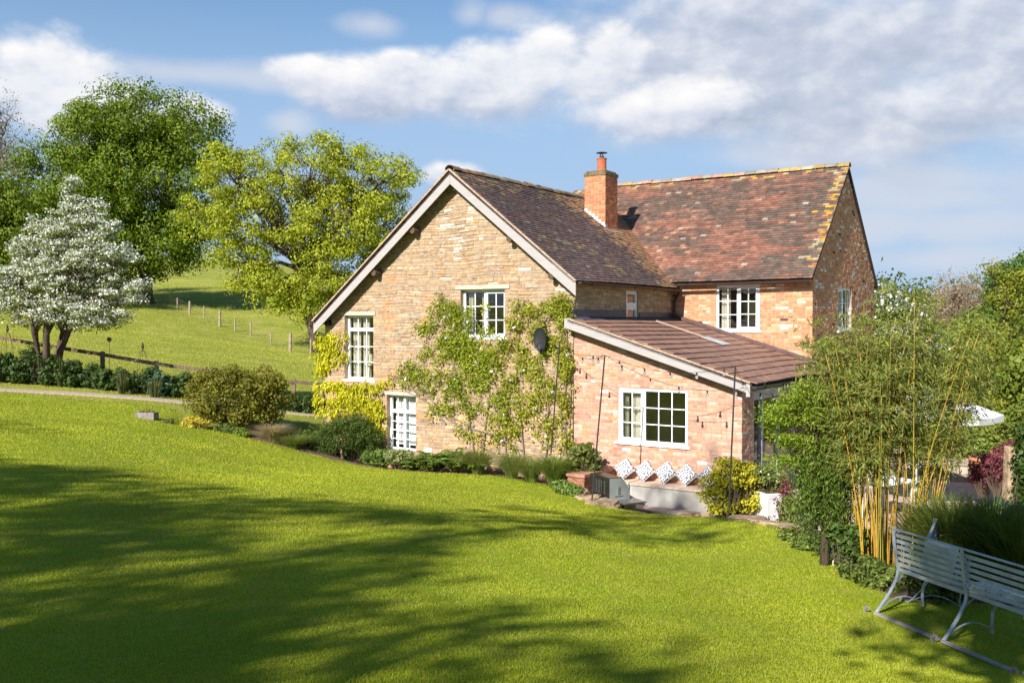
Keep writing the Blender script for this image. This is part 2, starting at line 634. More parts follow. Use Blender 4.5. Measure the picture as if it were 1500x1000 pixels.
def grass_ground(name, c_dark, c_light, c_dry, sc_big=0.35, bump=0.02):
    m = bpy.data.materials.new(name)
    m.use_nodes = True
    T = NT(m.node_tree)
    p = T.n['Principled BSDF']
    co = T.new('ShaderNodeTexCoord').outputs['Object']
    a = T.noise(co, sc_big, 5, 0.6)
    b = T.noise(co, sc_big * 6, 6, 0.65)
    c = T.noise(co, 24, 4, 0.65)
    k = T.mix(T.mapr(a, 0.35, 0.65), c_dark, c_light)
    k = T.mix(T.mapr(b, 0.46, 0.7, 0, 0.7), k, c_dry)
    k = T.mix(T.mapr(c, 0.35, 0.7, 0, 0.5), k, tuple(x * 0.45 for x in c_dark))
    T.put(p.inputs['Base Color'], k)
    p.inputs['Roughness'].default_value = 0.9
    p.inputs['Specular IOR Level'].default_value = 0.15
    bm = T.new('ShaderNodeBump')
    bm.inputs['Distance'].default_value = bump
    bm.inputs['Strength'].default_value = 1.0
    T.put(bm.inputs['Height'], T.noise(co, 30, 5, 0.7))
    T.l.new(bm.outputs[0], p.inputs['Normal'])
    return m


M_meadow = grass_ground('meadow_grass', (0.24, 0.285, 0.03), (0.35, 0.36, 0.05), (0.52, 0.45, 0.16), 0.09, 0.05)
M_lawn = grass_ground('lawn_thatch', (0.21, 0.29, 0.012), (0.30, 0.37, 0.015), (0.40, 0.36, 0.08), 0.35, 0.012)
M_soil = mat('soil', (0.13, 0.085, 0.05), 0.95, 6, 0.4, bump=0.03, bscale=16, dark=((0.07, 0.09, 0.02), 3, 0.5, 0.7))
M_path = mat('gravel', (0.46, 0.36, 0.27), 0.95, 14, 0.3, bump=0.015, bscale=60)


def axis(segs):
    out = []
    for (a, b, st) in segs:
        out += list(np.arange(a, b, st))
    out.append(segs[-1][1])
    return np.array(out)


gx = axis([(-900, -200, 50), (-200, -60, 7), (-60, -20, 1.2), (-20, 14, 0.3), (14, 40, 1.2), (40, 200, 8), (200, 900, 50)])
gy = axis([(-500, -40, 40), (-40, -6, 3), (-6, 30, 0.3), (30, 44, 0.7), (44, 180, 2.5), (180, 400, 10), (400, 1500, 60)])
LAWN_FAR_PX = [(-300, 566, 24.5), (-120, 570, 25.5), (0, 577, 26.6), (140, 588, 27.4), (262, 600, 28.0)]
far = [at(*p)[:2] for p in LAWN_FAR_PX]
far_poly = np.array(far + [at(330, 606, 28.3)[:2], at(400, 612, 28.6)[:2]])
LAWN_EDGE = np.array(far + [EDGE[0] + np.array([-0.3, 1.2])] + [tuple(e) for e in EDGE] + [(5.3, 10.3), (6.5, 9.9), (9, 9.0), (13, 7)])
NEAR = [(-26, -6), (13, -6)]
LAWN_POLY = np.array([(-26, -6)] + [tuple(p) for p in LAWN_EDGE] + [(13, -6)])


def zground(X, Y):
    z = hz(X, Y)
    sd = poly_sd(X, Y, LAWN_POLY)
    return z - 0.05 * np.clip(sd / 0.3 + 0.3, 0, 1)


ground = grid_mesh('ground', gx, gy, zground, M_meadow)

# the lawn: rows from the near side to its curved edge
dense = []
for a, b in zip(LAWN_EDGE[:-1], LAWN_EDGE[1:]):
    n = max(2, int(np.linalg.norm(b - a) / 0.25))
    for k in range(n): dense.append(a + (b - a) * k / n)
dense.append(LAWN_EDGE[-1])
dense = np.array(dense)
for _ in range(3):
    dense[1:-1] = 0.25 * dense[:-2] + 0.5 * dense[1:-1] + 0.25 * dense[2:]
m_ = len(dense)
nearl = np.stack([np.linspace(-26, 13, m_), np.full(m_, -6.0)], 1)
rows = 130
tt = np.linspace(0, 1, rows) ** 0.9
X = nearl[None, :, 0] * (1 - tt[:, None]) + dense[None, :, 0] * tt[:, None]
Y = nearl[None, :, 1] * (1 - tt[:, None]) + dense[None, :, 1] * tt[:, None]
Z = hz0(X, Y)
Z[-1] -= 0.10
i = np.arange(rows * m_).reshape(rows, m_)
lawn = np_mesh('lawn', np.stack([X.ravel(), Y.ravel(), Z.ravel()], 1),
               np.stack([i[:-1, :-1].ravel(), i[:-1, 1:].ravel(), i[1:, 1:].ravel(), i[1:, :-1].ravel()], 1), M_lawn, smooth=True)
lawn['kind'] = 'structure'


def strip(name, line, w, material, dz=0.03, kind='structure', n=10):
    """a draped band along a world polyline (xy)"""
    pts = []
    for a, b in zip(line[:-1], line[1:]):
        k_ = max(2, int(np.linalg.norm(np.array(b) - a) / 0.3))
        for k in range(k_): pts.append(np.array(a) + (np.array(b) - a) * k / k_)
    pts.append(np.array(line[-1]))
    pts = np.array(pts)
    tn = np.gradient(pts, axis=0)
    tn /= np.linalg.norm(tn, axis=1)[:, None]
    nn = np.stack([-tn[:, 1], tn[:, 0]], 1)
    ww = w if hasattr(w, '__len__') else (w, w)
    lam = np.linspace(0, 1, n)
    X = pts[None, :, 0] + nn[None, :, 0] * (-ww[0] + (ww[0] + ww[1]) * lam[:, None])
    Y = pts[None, :, 1] + nn[None, :, 1] * (-ww[0] + (ww[0] + ww[1]) * lam[:, None])
    Z = hz(X, Y) + dz
    Z[0] -= dz + 0.03
    Z[-1] -= dz + 0.03
    m = len(pts)
    i = np.arange(n * m).reshape(n, m)
    o = np_mesh(name, np.stack([X.ravel(), Y.ravel(), Z.ravel()], 1),
                np.stack([i[:-1, :-1].ravel(), i[:-1, 1:].ravel(), i[1:, 1:].ravel(), i[1:, :-1].ravel()], 1), material, smooth=True)
    o['kind'] = kind
    return o


pathline = [at(*p)[:2] for p in [(-300, 562, 26.0), (-120, 566, 27.0), (0, 574, 28.0), (140, 586, 28.8), (280, 599, 29.6), (380, 607, 30.3), (520, 612, 31.5)]]
strip('path', pathline, (0.45, 0.45), M_path, 0.03)
bedline = [at(*p)[:2] for p in [(-300, 555, 29), (-100, 558, 29.6), (60, 566, 30.2), (180, 573, 30.6), (300, 585, 31.4), (480, 600, 32.5)]]
strip('border_soil', bedline, (0.45, 0.75), M_soil, 0.03)
strip('bed_soil', [tuple(e) for e in EDGE[1:8]], (-0.02, 2.6), M_soil, 0.02, n=16)
strip('shrub_bed_soil', [tuple(e) for e in EDGE[10:]] + [(5.3, 10.3), (6.5, 9.9), (9.0, 9.0)], (-0.02, 1.9), M_soil, 0.02, n=16)

# ---------------------------------------------------------------- the house
RZ = -A
house = empty('farmhouse', (P0[0], P0[1], -G), RZ, 'stone gabled farmhouse joined to an orange brick wing and brick lean-to under tiled roofs', 'house')
HB = 7.69
AS = 0.782
ASX = -3.35


def hA(s):
    return HB - AS * abs(s - ASX)


def hBf(t):
    return 5.05 + 0.953 * (t - 5.15)


BR_T, BR_H = 8.57, 5.05 + 0.953 * 3.42


def hL(s):
    return 4.02 - 0.303 * s


def mfront(T0):                      # a along the wall, c outward, b up
    return lambda a, c, b: (a, T0 - c, b)


def mside(S0):
    return lambda a, c, b: (S0 + c, a, b)


def cutrect(r, holes):
    out = [r]
    for h in holes:
        nw = []
        for (a0, a1, b0, b1) in out:
            if a1 <= h[0] or a0 >= h[1] or b1 <= h[2] or b0 >= h[3]:
                nw.append((a0, a1, b0, b1))
                continue
            if a0 < h[0]: nw.append((a0, h[0], b0, b1))
            if a1 > h[1]: nw.append((h[1], a1, b0, b1))
            m0, m1 = max(a0, h[0]), min(a1, h[1])
            if b0 < h[2]: nw.append((m0, m1, b0, h[2]))
            if b1 > h[3]: nw.append((m0, m1, h[3], b1))
        out = nw
    return out


def backing(mb, m, a0, a1, b0, topf, holes, kinks=(), reveal=0.2, c=None):
    xs = sorted(set([a0, a1] + [x for h in holes for x in h[:2]] + list(kinks)))
    xs = [x for x in xs if a0 <= x <= a1]
    for x0, x1 in zip(xs[:-1], xs[1:]):
        if x1 - x0 < 1e-6: continue
        hs = sorted([h for h in holes if h[0] < (x0 + x1) / 2 < h[1]], key=lambda h: h[2])
        lo = b0
        for h in hs:
            mb.quad([m(x0, 0, lo), m(x1, 0, lo), m(x1, 0, h[2]), m(x0, 0, h[2])], c)
            lo = h[3]
        mb.quad([m(x0, 0, lo), m(x1, 0, lo), m(x1, 0, topf(x1)), m(x0, 0, topf(x0))], c)
    for h in holes:
        x0, x1, y0, y1 = h
        r = -reveal
        mb.quad([m(x0, 0, y0), m(x0, r, y0), m(x0, r, y1), m(x0, 0, y1)], c)
        mb.quad([m(x1, r, y0), m(x1, 0, y0), m(x1, 0, y1), m(x1, r, y1)], c)
        mb.quad([m(x0, r, y1), m(x1, r, y1), m(x1, 0, y1), m(x0, 0, y1)], c)
        mb.quad([m(x0, 0, y0), m(x1, 0, y0), m(x1, r, y0), m(x0, r, y0)], c)


def brick_cover(mb, m, a0, a1, b0, topf, holes, colf, L=0.225, Hh=0.075, joint=0.011, proud=0.007, seed=1, ends=None):
    R = random.Random(seed)
    maxtop = max(topf(a0 + (a1 - a0) * k / 20) for k in range(21))
    b = b0
    row = 0
    while b < maxtop:
        a = a0 - (L / 2 if row % 2 else 0)
        while a < a1:
            l = L if R.random() < 0.72 else L / 2
            r0 = (max(a, a0), min(a + l - joint, a1), b, b + Hh - joint)
            a += l
            if r0[1] - r0[0] < 0.03: continue
            cc = colf(R, (r0[0] + r0[1]) / 2, b)
            for (x0, x1, y0, y1) in cutrect(r0, holes):
                if x1 - x0 < 0.012 or y1 - y0 < 0.012: continue
                t0, t1 = topf(x0), topf(x1)
                if y0 >= min(t0, t1) - 0.01: continue
                y1a, y1b = min(y1, t0), min(y1, t1)
                p = proud + R.uniform(-0.003, 0.004)
                mb.hexa([m(x0, 0, y0), m(x1, 0, y0), m(x1, 0, y1b), m(x0, 0, y1a),
                         m(x0 + 0.003, p, y0 + 0.003), m(x1 - 0.003, p + R.uniform(-0.002, 0.002), y0 + 0.003), m(x1 - 0.003, p, y1b - 0.003), m(x0 + 0.003, p + R.uniform(-0.002, 0.002), y1a - 0.003)], cc, back=False)
        b += Hh
        row += 1


def stone_cover(mb, m, a0, a1, b0, topf, holes, colf, seed=2, hmin=0.04, hmax=0.095, proud=0.018):
    R = random.Random(seed)
    maxtop = max(topf(a0 + (a1 - a0) * k / 40) for k in range(41))
    b = b0
    ph = [R.uniform(0, 6) for _ in range(6)]
    wav = lambda x, bb: 0.018 * math.sin(x * 1.7 + ph[0] + bb) + 0.012 * math.sin(x * 4.1 + ph[1] + bb * 2.3)
    while b < maxtop + 0.05:
        h = R.uniform(hmin, hmax) if R.random() < 0.9 else R.uniform(0.10, 0.15)
        a = a0 - R.uniform(0, 0.2)
        while a < a1:
            l = R.uniform(0.12, 0.42) * (1.2 if h > 0.1 else 1)
            split = h > 0.105 and R.random() < 0.4
            parts_ = [(b, b + h)] if not split else [(b, b + h * 0.5), (b + h * 0.5, b + h)]
            for (y0_, y1_) in parts_:
                j = R.uniform(0.006, 0.016)
                r0 = (max(a, a0), min(a + l - j, a1), y0_, y1_ - j)
                if r0[1] - r0[0] < 0.03: continue
                cc = colf(R, (r0[0] + r0[1]) / 2, y0_)
                for (x0, x1, y0, y1) in cutrect(r0, holes):
                    if x1 - x0 < 0.02 or y1 - y0 < 0.015: continue
                    inh = any(abs(x0 - hh[1]) < 0.001 or abs(x1 - hh[0]) < 0.001 for hh in holes)
                    w0, w1 = (0, 0) if inh or x0 == a0 else (wav(x0, b), wav(x1, b))
                    ya, yb, yc, yd = y0 + w0, y0 + w1, y1 + w1, y1 + w0
                    t0, t1 = topf(x0), topf(x1)
                    if min(ya, yb) > min(t0, t1) - 0.01: continue
                    yc, yd = min(yc, t1), min(yd, t0)
                    q = lambda: R.uniform(0, 0.012)
                    p = proud * R.uniform(0.35, 1.25)
                    e = 0.007
                    mb.hexa([m(x0, 0, ya), m(x1, 0, yb), m(x1, 0, yc), m(x0, 0, yd),
                             m(x0 + e + q(), p + R.uniform(-.004, .004), ya + e * .6 + q() * .6), m(x1 - e - q(), p + R.uniform(-.006, .006), yb + e * .6 + q() * .6),
                             m(x1 - e - q(), p + R.uniform(-.006, .006), yc - e * .6 - q() * .5), m(x0 + e + q(), p + R.uniform(-.004, .004), yd - e * .6 - q() * .5)], cc, back=False)
            a += l
        b += h


def mixc(a, b, k):
    return tuple(x * (1 - k) + y * k for x, y in zip(a, b))


def sc_(c, k):
    return tuple(x * k for x in c)


def stone_col(R, a, b):
    base = R.choice([(0.47, 0.33, 0.205), (0.44, 0.30, 0.19), (0.49, 0.355, 0.235), (0.42, 0.29, 0.195), (0.48, 0.31, 0.18), (0.44, 0.335, 0.245)])
    c = sc_(base, R.uniform(0.74, 1.0))
    if R.random() < 0.02: c = sc_((0.55, 0.29, 0.15), R.uniform(0.8, 1.1))
    if abs(a + 5.62) < 0.16 and b < 5.1 and R.random() < 0.6: c = sc_((0.54, 0.28, 0.15), R.uniform(0.8, 1.1))
    if b < 2.2 and R.random() < 0.16: c = sc_((0.60, 0.38, 0.22), R.uniform(0.85, 1.05))
    d = ((a + 3.3) / 0.75) ** 2 + ((b - 6.1) / 0.8) ** 2
    if R.random() < 0.18 * math.exp(-d) + 0.003: c = sc_((0.60, 0.54, 0.45), R.uniform(0.8, 1.05))
    return c


def brick_orange(R, a, b):
    base = R.choice([(0.50, 0.24, 0.12), (0.53, 0.28, 0.145), (0.46, 0.21, 0.105), (0.54, 0.34, 0.20), (0.49, 0.25, 0.13)])
    c = sc_(base, R.uniform(0.85, 1.12))
    if R.random() < 0.035: c = sc_((0.62, 0.52, 0.44), R.uniform(0.9, 1.1))
    if R.random() < 0.012: c = (0.10, 0.05, 0.04)
    return c


def brick_pink(R, a, b):
    base = R.choice([(0.50, 0.275, 0.20), (0.54, 0.32, 0.235), (0.46, 0.23, 0.165), (0.55, 0.37, 0.28), (0.55, 0.29, 0.175)])
    c = sc_(base, R.uniform(0.82, 1.1))
    if R.random() < 0.022: c = sc_((0.74, 0.70, 0.66), R.uniform(0.9, 1.08))
    if R.random() < 0.02: c = sc_((0.62, 0.26, 0.12), 1)
    return c


def brick_gable(R, a, b):
    base = R.choice([(0.56, 0.26, 0.13), (0.60, 0.30, 0.16), (0.50, 0.23, 0.12), (0.62, 0.34, 0.18)])
    c = sc_(base, R.uniform(0.8, 1.1))
    if R.random() < (0.07 if b > 4.3 else 0.045): c = sc_((0.68, 0.62, 0.55), R.uniform(0.85, 1.1))
    if R.random() < 0.012: c = (0.07, 0.035, 0.03)
    return c


# window openings: (a0, a1, b0, b1)
W1 = (-7.25, -6.20, 2.36, 4.10)
W2 = (-5.72, -4.73, 0.55, 2.00)
W3 = (-3.27, -1.93, 3.54, 4.73)
WK = (1.17, 2.84, 1.25, 2.46)
WB = (1.29, 2.49, 3.69, 4.91)
WA = (2.62, 3.28, 3.86, 4.72)
WG = (7.72, 9.10, 3.68, 4.87)

# --- stone gable wall
topA = lambda s: hA(s) - 0.1
mb = MB()
backing(mb, mfront(0.0), -8.0, 0.0, -0.6, topA, [W1, W2, W3], (ASX,), 0.2)
backing(mb, lambda a, c, b: (-8.0 - c, a, b), 0, 5.6, -0.6, lambda t: topA(-8.0), [], (), 0.2)
backing(mb, mside(0.0), 0, 5.4, -0.6, lambda t: topA(0.0), [WA], (), 0.1)
wall_core = mb.build('wall_core', M_mortar, house)
mb = MB()
LINT = [(-7.42, -6.12, 4.10, 4.20), (-5.9, -4.66, 2.00, 2.10), (-3.42, -1.78, 4.73, 4.83)]
stone_cover(mb, mfront(0.0), -8.0, 0.0, -0.3, topA, [W1, W2, W3] + LINT, stone_col)
mb.build('stone_wall', M_stone, house)
mb = MB()
side_col = lambda R, a, b: sc_(R.choice([(0.46, 0.35, 0.21), (0.42, 0.31, 0.19), (0.50, 0.37, 0.22), (0.40, 0.28, 0.17)]), R.uniform(0.8, 1.1))
stone_cover(mb, mside(0.0), 0.0, 5.4, 3.9, lambda t: topA(0.0), [WA], side_col, seed=5, hmin=0.05, hmax=0.08, proud=0.014)
mb.build('side_stone_wall', M_stone, house)
for (x0, x1, y0, y1) in LINT:
    mb = MB()
    mb.box((x0, -0.03, y0), (x1, 0.1, y1))
    mb.build('lintel', M_lintel, house, bevel=0.006)

# --- brick wing
mb = MB()
backing(mb, mfront(5.4), -0.2, 3.87, 2.2, lambda s: 5.28, [WB], (), 0.12)
gtop = lambda t: min(hBf(t), BR_H - 0.953 * (t - BR_T)) - 0.07
backing(mb, mside(3.87), 5.4, 11.74, -0.6, gtop, [WG], (BR_T,), 0.12)
mb.quad([(-5, 11.74, -0.6), (3.87, 11.74, -0.6), (3.87, 11.74, 5.2), (-5, 11.74, 5.2)])
mb.quad([(-5, 5.4, -0.6), (-5, 11.74, -0.6), (-5, 11.74, 5.2), (-5, 5.4, 5.2)])
mb.quad([(-5, 5.4, 5.2), (-5, 11.74, 5.2), (-5, BR_T, BR_H - 0.08)])
mb.build('brick_wall_core', M_mortar2, house)
mb = MB()
brick_cover(mb, mfront(5.4), 0.0, 3.87, 2.45, lambda s: 5.28, [WB], brick_orange, seed=3)
mb.build('brick_wall', M_brick, house)
mb = MB()
brick_cover(mb, mside(3.87), 5.4, 11.74, 0.0, gtop, [WG], brick_gable, seed=4)
mb.build('brick_gable_wall', M_brick, house)

# --- lean-to walls
topL = lambda s: hL(s) - 0.08
mb = MB()
backing(mb, mfront(-0.001), 0.02, 4.05, -0.6, topL, [WK], (), 0.12)
backing(mb, mside(4.05), -0.001, 0.68, -0.6, lambda t: topL(4.05), [], (), 0.12)
mb.build('lean_to_wall_core', M_mortar2, house)
mb = MB()
brick_cover(mb, mfront(-0.001), 0.03, 4.05, 0.0, topL, [WK], brick_pink, seed=6)
mb.build('lean_to_brick_wall', M_brick, house)
mb = MB()
brick_cover(mb, mside(4.05), -0.005, 0.68, 0.0, lambda t: topL(4.05), [], lambda R, a, b: sc_(brick_pink(R, a, b), 0.95), seed=7)
mb.build('lean_to_return_wall', M_brick, house)


# --- windows
def window(m, op, lights, rec=0.1, transom=None, sill=True, sillw=0.06, curtain=None, room=2.2, shutters=False, fw=0.06):
    """lights: list of (fraction0, fraction1, nx, ny, casement)"""
    a0, a1, b0, b1 = op
    B = MB()
    c0, c1 = -rec - 0.06, -rec
    bx = lambda x0, x1, y0, y1, z0=c0, z1=c1: B.box((min(x0, x1), min(z0, z1), min(y0, y1)), (max(x0, x1), max(z0, z1), max(y0, y1)), None, m)
    bx(a0, a1, b0, b0 + fw)
    bx(a0, a1, b1 - fw, b1)
    bx(a0, a0 + fw, b0 + fw, b1 - fw)
    bx(a1 - fw, a1, b0 + fw, b1 - fw)
    ia0, ia1, ib0, ib1 = a0 + fw, a1 - fw, b0 + fw, b1 - fw
    if transom:
        ty = ib0 + (ib1 - ib0) * transom
        bx(ia0, ia1, ty - 0.045, ty + 0.045, c0, c1 + 0.012)
        bands = [(ib0, ty - 0.045, 0), (ty + 0.045, ib1, 1)]
    else:
        bands = [(ib0, ib1, 0)]
    Wd = ia1 - ia0
    for (y0, y1, top) in bands:
        for li, (f0, f1, nx, ny, cas) in enumerate(lights):
            x0, x1 = ia0 + Wd * f0, ia0 + Wd * f1
            if f0 > 0:
                bx(x0 - 0.03, x0 + 0.03, y0, y1)
                x0 += 0.03
            if f1 < 1: x1 -= 0.03
            if cas:
                e = 0.045
                bx(x0, x1, y0, y0 + e, c0, c1 + 0.015)
                bx(x0, x1, y1 - e, y1, c0, c1 + 0.015)
                bx(x0, x0 + e, y0 + e, y1 - e, c0, c1 + 0.015)
                bx(x1 - e, x1, y0 + e, y1 - e, c0, c1 + 0.015)
                gx0, gx1, gy0, gy1 = x0 + e, x1 - e, y0 + e, y1 - e
            else:
                gx0, gx1, gy0, gy1 = x0, x1, y0, y1
            nyy = 1 if (top and transom) else ny
            for k in range(1, nx):
                xx = gx0 + (gx1 - gx0) * k / nx
                bx(xx - 0.011, xx + 0.011, gy0, gy1, c1 - 0.035, c1 - 0.003)
            for k in range(1, nyy):
                yy = gy0 + (gy1 - gy0) * k / nyy
                bx(gx0, gx1, yy - 0.011, yy + 0.011, c1 - 0.036, c1 - 0.006)
    fr = B.build('window', M_white, house, bevel=0.003)
    Gm = MB()
    Gm.box((ia0 + 0.001, c1 - 0.028, ib0), (ia1 - 0.001, c1 - 0.022, ib1), None, m)
    Gm.build('pane', M_glass, fr)
    if sill:
        Sm = MB()
        Sm.box((a0 - 0.07, -rec - 0.05, b0 - 0.05), (a1 + 0.07, sillw, b0 + 0.002), None, m)
        Sm.build('sill', M_white, fr, bevel=0.006)
    # the room behind
    r0, r1 = -rec - 0.07, -rec - room
    q = MB()
    X0, X1, Y0, Y1 = a0 - 0.5, a1 + 0.5, b0 - 0.7, b1 + 0.25
    P = lambda x, c, y: m(x, c, y)
    q.quad([P(X0, r1, Y0), P(X1, r1, Y0), P(X1, r1, Y1), P(X0, r1, Y1)])
    q.quad([P(X0, r0 - .14, Y0), P(X0, r1, Y0), P(X0, r1, Y1), P(X0, r0 - .14, Y1)])
    q.quad([P(X1, r0 - .14, Y0), P(X1, r1, Y0), P(X1, r1, Y1), P(X1, r0 - .14, Y1)])
    q.quad([P(X0, r0 - .14, Y0), P(X1, r0 - .14, Y0), P(X1, r1, Y0), P(X0, r1, Y0)])
    q.quad([P(X0, r0 - .14, Y1), P(X1, r0 - .14, Y1), P(X1, r1, Y1), P(X0, r1, Y1)])
    q.build('room', M_room, fr)
    if curtain:
        for (f0, f1) in curtain:
            x0, x1 = ia0 + Wd * f0, ia0 + Wd * f1
            C = MB()
            n = 26
            zc = -rec - 0.17
            pr = None
            for k in range(n + 1):
                x = x0 + (x1 - x0) * k / n
                d = 0.03 * math.sin(k * 1.25) + 0.012 * math.sin(k * 2.9)
                if pr:
                    C.quad([m(pr[0], zc + pr[1], Y0 + 0.1), m(x, zc + d, Y0 + 0.1), m(x, zc + d, b1), m(pr[0], zc + pr[1], b1)])
                pr = (x, d)
            C.build('curtain', M_curtain, fr, smooth=True)
    if shutters:
        C = MB()
        for (f0, f1) in shutters:
            x0, x1 = ia0 + Wd * f0, ia0 + Wd * f1
            for (xx0, xx1) in ((x0, x0 + 0.05), (x1 - 0.05, x1)): C.box((xx0, -rec - 0.17, ib0), (xx1, -rec - 0.14, ib1), None, m)
            y = ib0 + 0.06
            while y < ib1 - 0.05:
                C.hexa([m(x0 + .05, -rec - .185, y + .04), m(x1 - .05, -rec - .185, y + .04), m(x1 - .05, -rec - .18, y + .052), m(x0 + .05, -rec - .18, y + .052),
                        m(x0 + .05, -rec - .155, y), m(x1 - .05, -rec - .155, y), m(x1 - .05, -rec - .15, y + .012), m(x0 + .05, -rec - .15, y + .012)])
                y += 0.062
        C.build('shutter', M_white, fr)
    return fr


w1 = window(mfront(0), W1, [(0, 1, 3, 3, False)], 0.13, transom=0.80, curtain=[(0.0, 0.30), (0.40, 0.66)], sillw=0.03)
w2 = window(mfront(0), W2, [(0, 0.5, 2, 4, False), (0.5, 1, 1, 4, False)], 0.13, transom=0.72, sill=False, shutters=[(0.02, 0.48), (0.52, 0.98)])
w3 = window(mfront(0), W3, [(0, 0.5, 2, 3, False), (0.5, 1, 2, 3, True)], 0.13, curtain=[(0.0, 0.12), (0.34, 0.46)], sillw=0.02)
wk = window(mfront(0), WK, [(0, 0.37, 2, 3, True), (0.37, 1, 3, 3, False)], 0.02, curtain=[(0.02, 0.08), (0.13, 0.31)], sillw=0.05)
wb = window(mfront(5.4), WB, [(0, 0.5, 2, 3, False), (0.5, 1, 2, 3, True)], 0.02, curtain=[(0.02, 0.26)], sillw=0.05)
wa = window(mside(0), WA, [(0, 1, 1, 1, True)], 0.03, transom=0.55, sill=False, fw=0.05)
wg = window(mside(3.87), WG, [(0, 0.42, 1, 3, True), (0.42, 1, 2, 3, False)], 0.03, curtain=[(0.5, 0.8)])
# casement's window stay and things standing on the sills
q = MB()
q.tube([(-6.62, 0.3, 2.40), (-6.62, 0.3, 2.75)], [0.07, 0.05], 12)
q.tube([(-6.62, 0.3, 2.75), (-6.62, 0.3, 3.05)], [0.14, 0.09], 14)
lamp = q.build('table_lamp', mat('lamp_cloth', (0.72, 0.66, 0.50), 0.9), None, smooth=False)
lamp.location = house.location
lamp.rotation_euler = house.rotation_euler
tag(lamp, 'cream table lamp standing inside the tall left window of the stone gable', 'lamp')


# --- roofs of real tiles
def tiles(mb, P, along, down, length, depth, tw, gauge, colf, skip=None, thick=0.016, lift=0.024, seed=1, a_from=0.0, wob=0.004):
    R = random.Random(seed)
    P = np.array(P, float)
    al = nrm(along)
    dn = nrm(down)
    n = nrm(np.cross(al, dn))
    if n[2] < 0: n = -n
    rows_ = int(depth / gauge)
    for r in range(rows_):
        d0 = depth - (r + 1) * gauge
        d1 = d0 + gauge * 1.25
        off = (tw / 2 if r % 2 else 0) + R.uniform(-.006, .006)
        a = -off
        while a < length:
            x0, x1 = max(a, 0), min(a + tw - 0.004, length)
            a += tw
            if x1 - x0 < 0.03: continue
            ctr = P + al * (x0 + x1) / 2 + dn * (d0 + gauge / 2)
            if skip and skip(ctr): continue
            j = R.uniform(-wob, wob)
            j2 = R.uniform(-wob, wob)
            sag = 0.012 * math.sin(0.9 * x0 + 1.3 * d0)
            lo = lambda x, d, h: P + al * x + dn * d + n * (h + sag)
            e = R.uniform(-0.006, 0.006)
            mb.hexa([lo(x0, d1 + e, lift + j), lo(x1, d1 + e, lift + j2), lo(x1, d0, 0.0), lo(x0, d0, 0.0),
                     lo(x0, d1 + e, lift + thick + j), lo(x1, d1 + e, lift + thick + j2), lo(x1, d0, thick), lo(x0, d0, thick)], colf(R, (x0 + x1) / 2, d0 + gauge / 2), back=False)


NG = np.random.default_rng(3)
_g = NG.random((80, 80))


def vnoise(x, y):
    xi, yi = int(math.floor(x)) % 79, int(math.floor(y)) % 79
    fx, fy = x - math.floor(x), y - math.floor(y)
    fx, fy = fx * fx * (3 - 2 * fx), fy * fy * (3 - 2 * fy)
    return (_g[xi, yi] * (1 - fx) + _g[xi + 1, yi] * fx) * (1 - fy) + (_g[xi, yi + 1] * (1 - fx) + _g[xi + 1, yi + 1] * fx) * fy


def colA(R, x, d):
    c = R.choice([(0.120, 0.083, 0.075), (0.138, 0.096, 0.087), (0.108, 0.074, 0.069), (0.130, 0.086, 0.077)])
    if R.random() < 0.06: c = (0.18, 0.095, 0.06)
    if R.random() < 0.02: c = (0.22, 0.19, 0.17)
    k = vnoise(x * 1.1 + 3, d * 1.3)
    lich = max(0, 0.9 - d) * 0.5 + max(0, k - 0.62) * 0.9 + max(0, x - 3.8) * 0.16
    if R.random() < lich: c = mixc(c, (0.30, 0.22, 0.09), 0.75)
    if x > 4.7 and R.random() < (x - 4.6) * 0.8: c = (0.36, 0.20, 0.11)
    return sc_(c, R.uniform(0.8, 1.2))


def colB(R, x, d):
    k = vnoise(x * 1.0 + 11, d * 1.6 + 5) * 0.65 + vnoise(x * 3 + 20, d * 4 + 9) * 0.35
    red = R.choice([(0.25, 0.118, 0.08), (0.235, 0.108, 0.074), (0.265, 0.13, 0.086), (0.22, 0.103, 0.072)])
    drk = R.choice([(0.125, 0.085, 0.066), (0.14, 0.09, 0.068), (0.11, 0.078, 0.062)])
    bandk = max(0.0, 1 - abs(d - 0.9) / 1.2) * 0.22
    edge_in = max(0.0, x - 7.8)
    st = vnoise(x * 2.2 + 31, round(d / 0.1) * 3.7 + 2)
    p = 0.46 + (0.5 - k) * 2.2 + (st - 0.5) * 1.5 - bandk
    c = mixc(drk, red, min(1, max(0, (p - 0.25) * 1.8 + R.uniform(-.22, .22))))
    if R.random() < 0.01: c = (0.34, 0.28, 0.22)
    xr = 8.95 - x
    if R.random() < (0.65 * math.exp(-(xr / 0.28) ** 2) if xr > -1 else 0): c = R.choice([(0.46, 0.28, 0.045), (0.36, 0.24, 0.10), (0.34, 0.29, 0.19), (0.36, 0.16, 0.08)])
    elif R.random() < 0.22 * math.exp(-(xr / 0.8) ** 2): c = (0.12, 0.11, 0.085)
    if d < 0.3 and R.random() < 0.3: c = R.choice([(0.40, 0.27, 0.06), (0.33, 0.27, 0.15), (0.30, 0.15, 0.08)])
    if x < 4.6 + 0.25 * d and R.random() < 0.08: c = (0.32, 0.17, 0.10)
    return sc_(c, R.uniform(0.82, 1.18))


def colL(R, x, d):
    return sc_(R.choice([(0.26, 0.145, 0.105), (0.28, 0.155, 0.11), (0.24, 0.135, 0.10)]), R.uniform(0.88, 1.1))


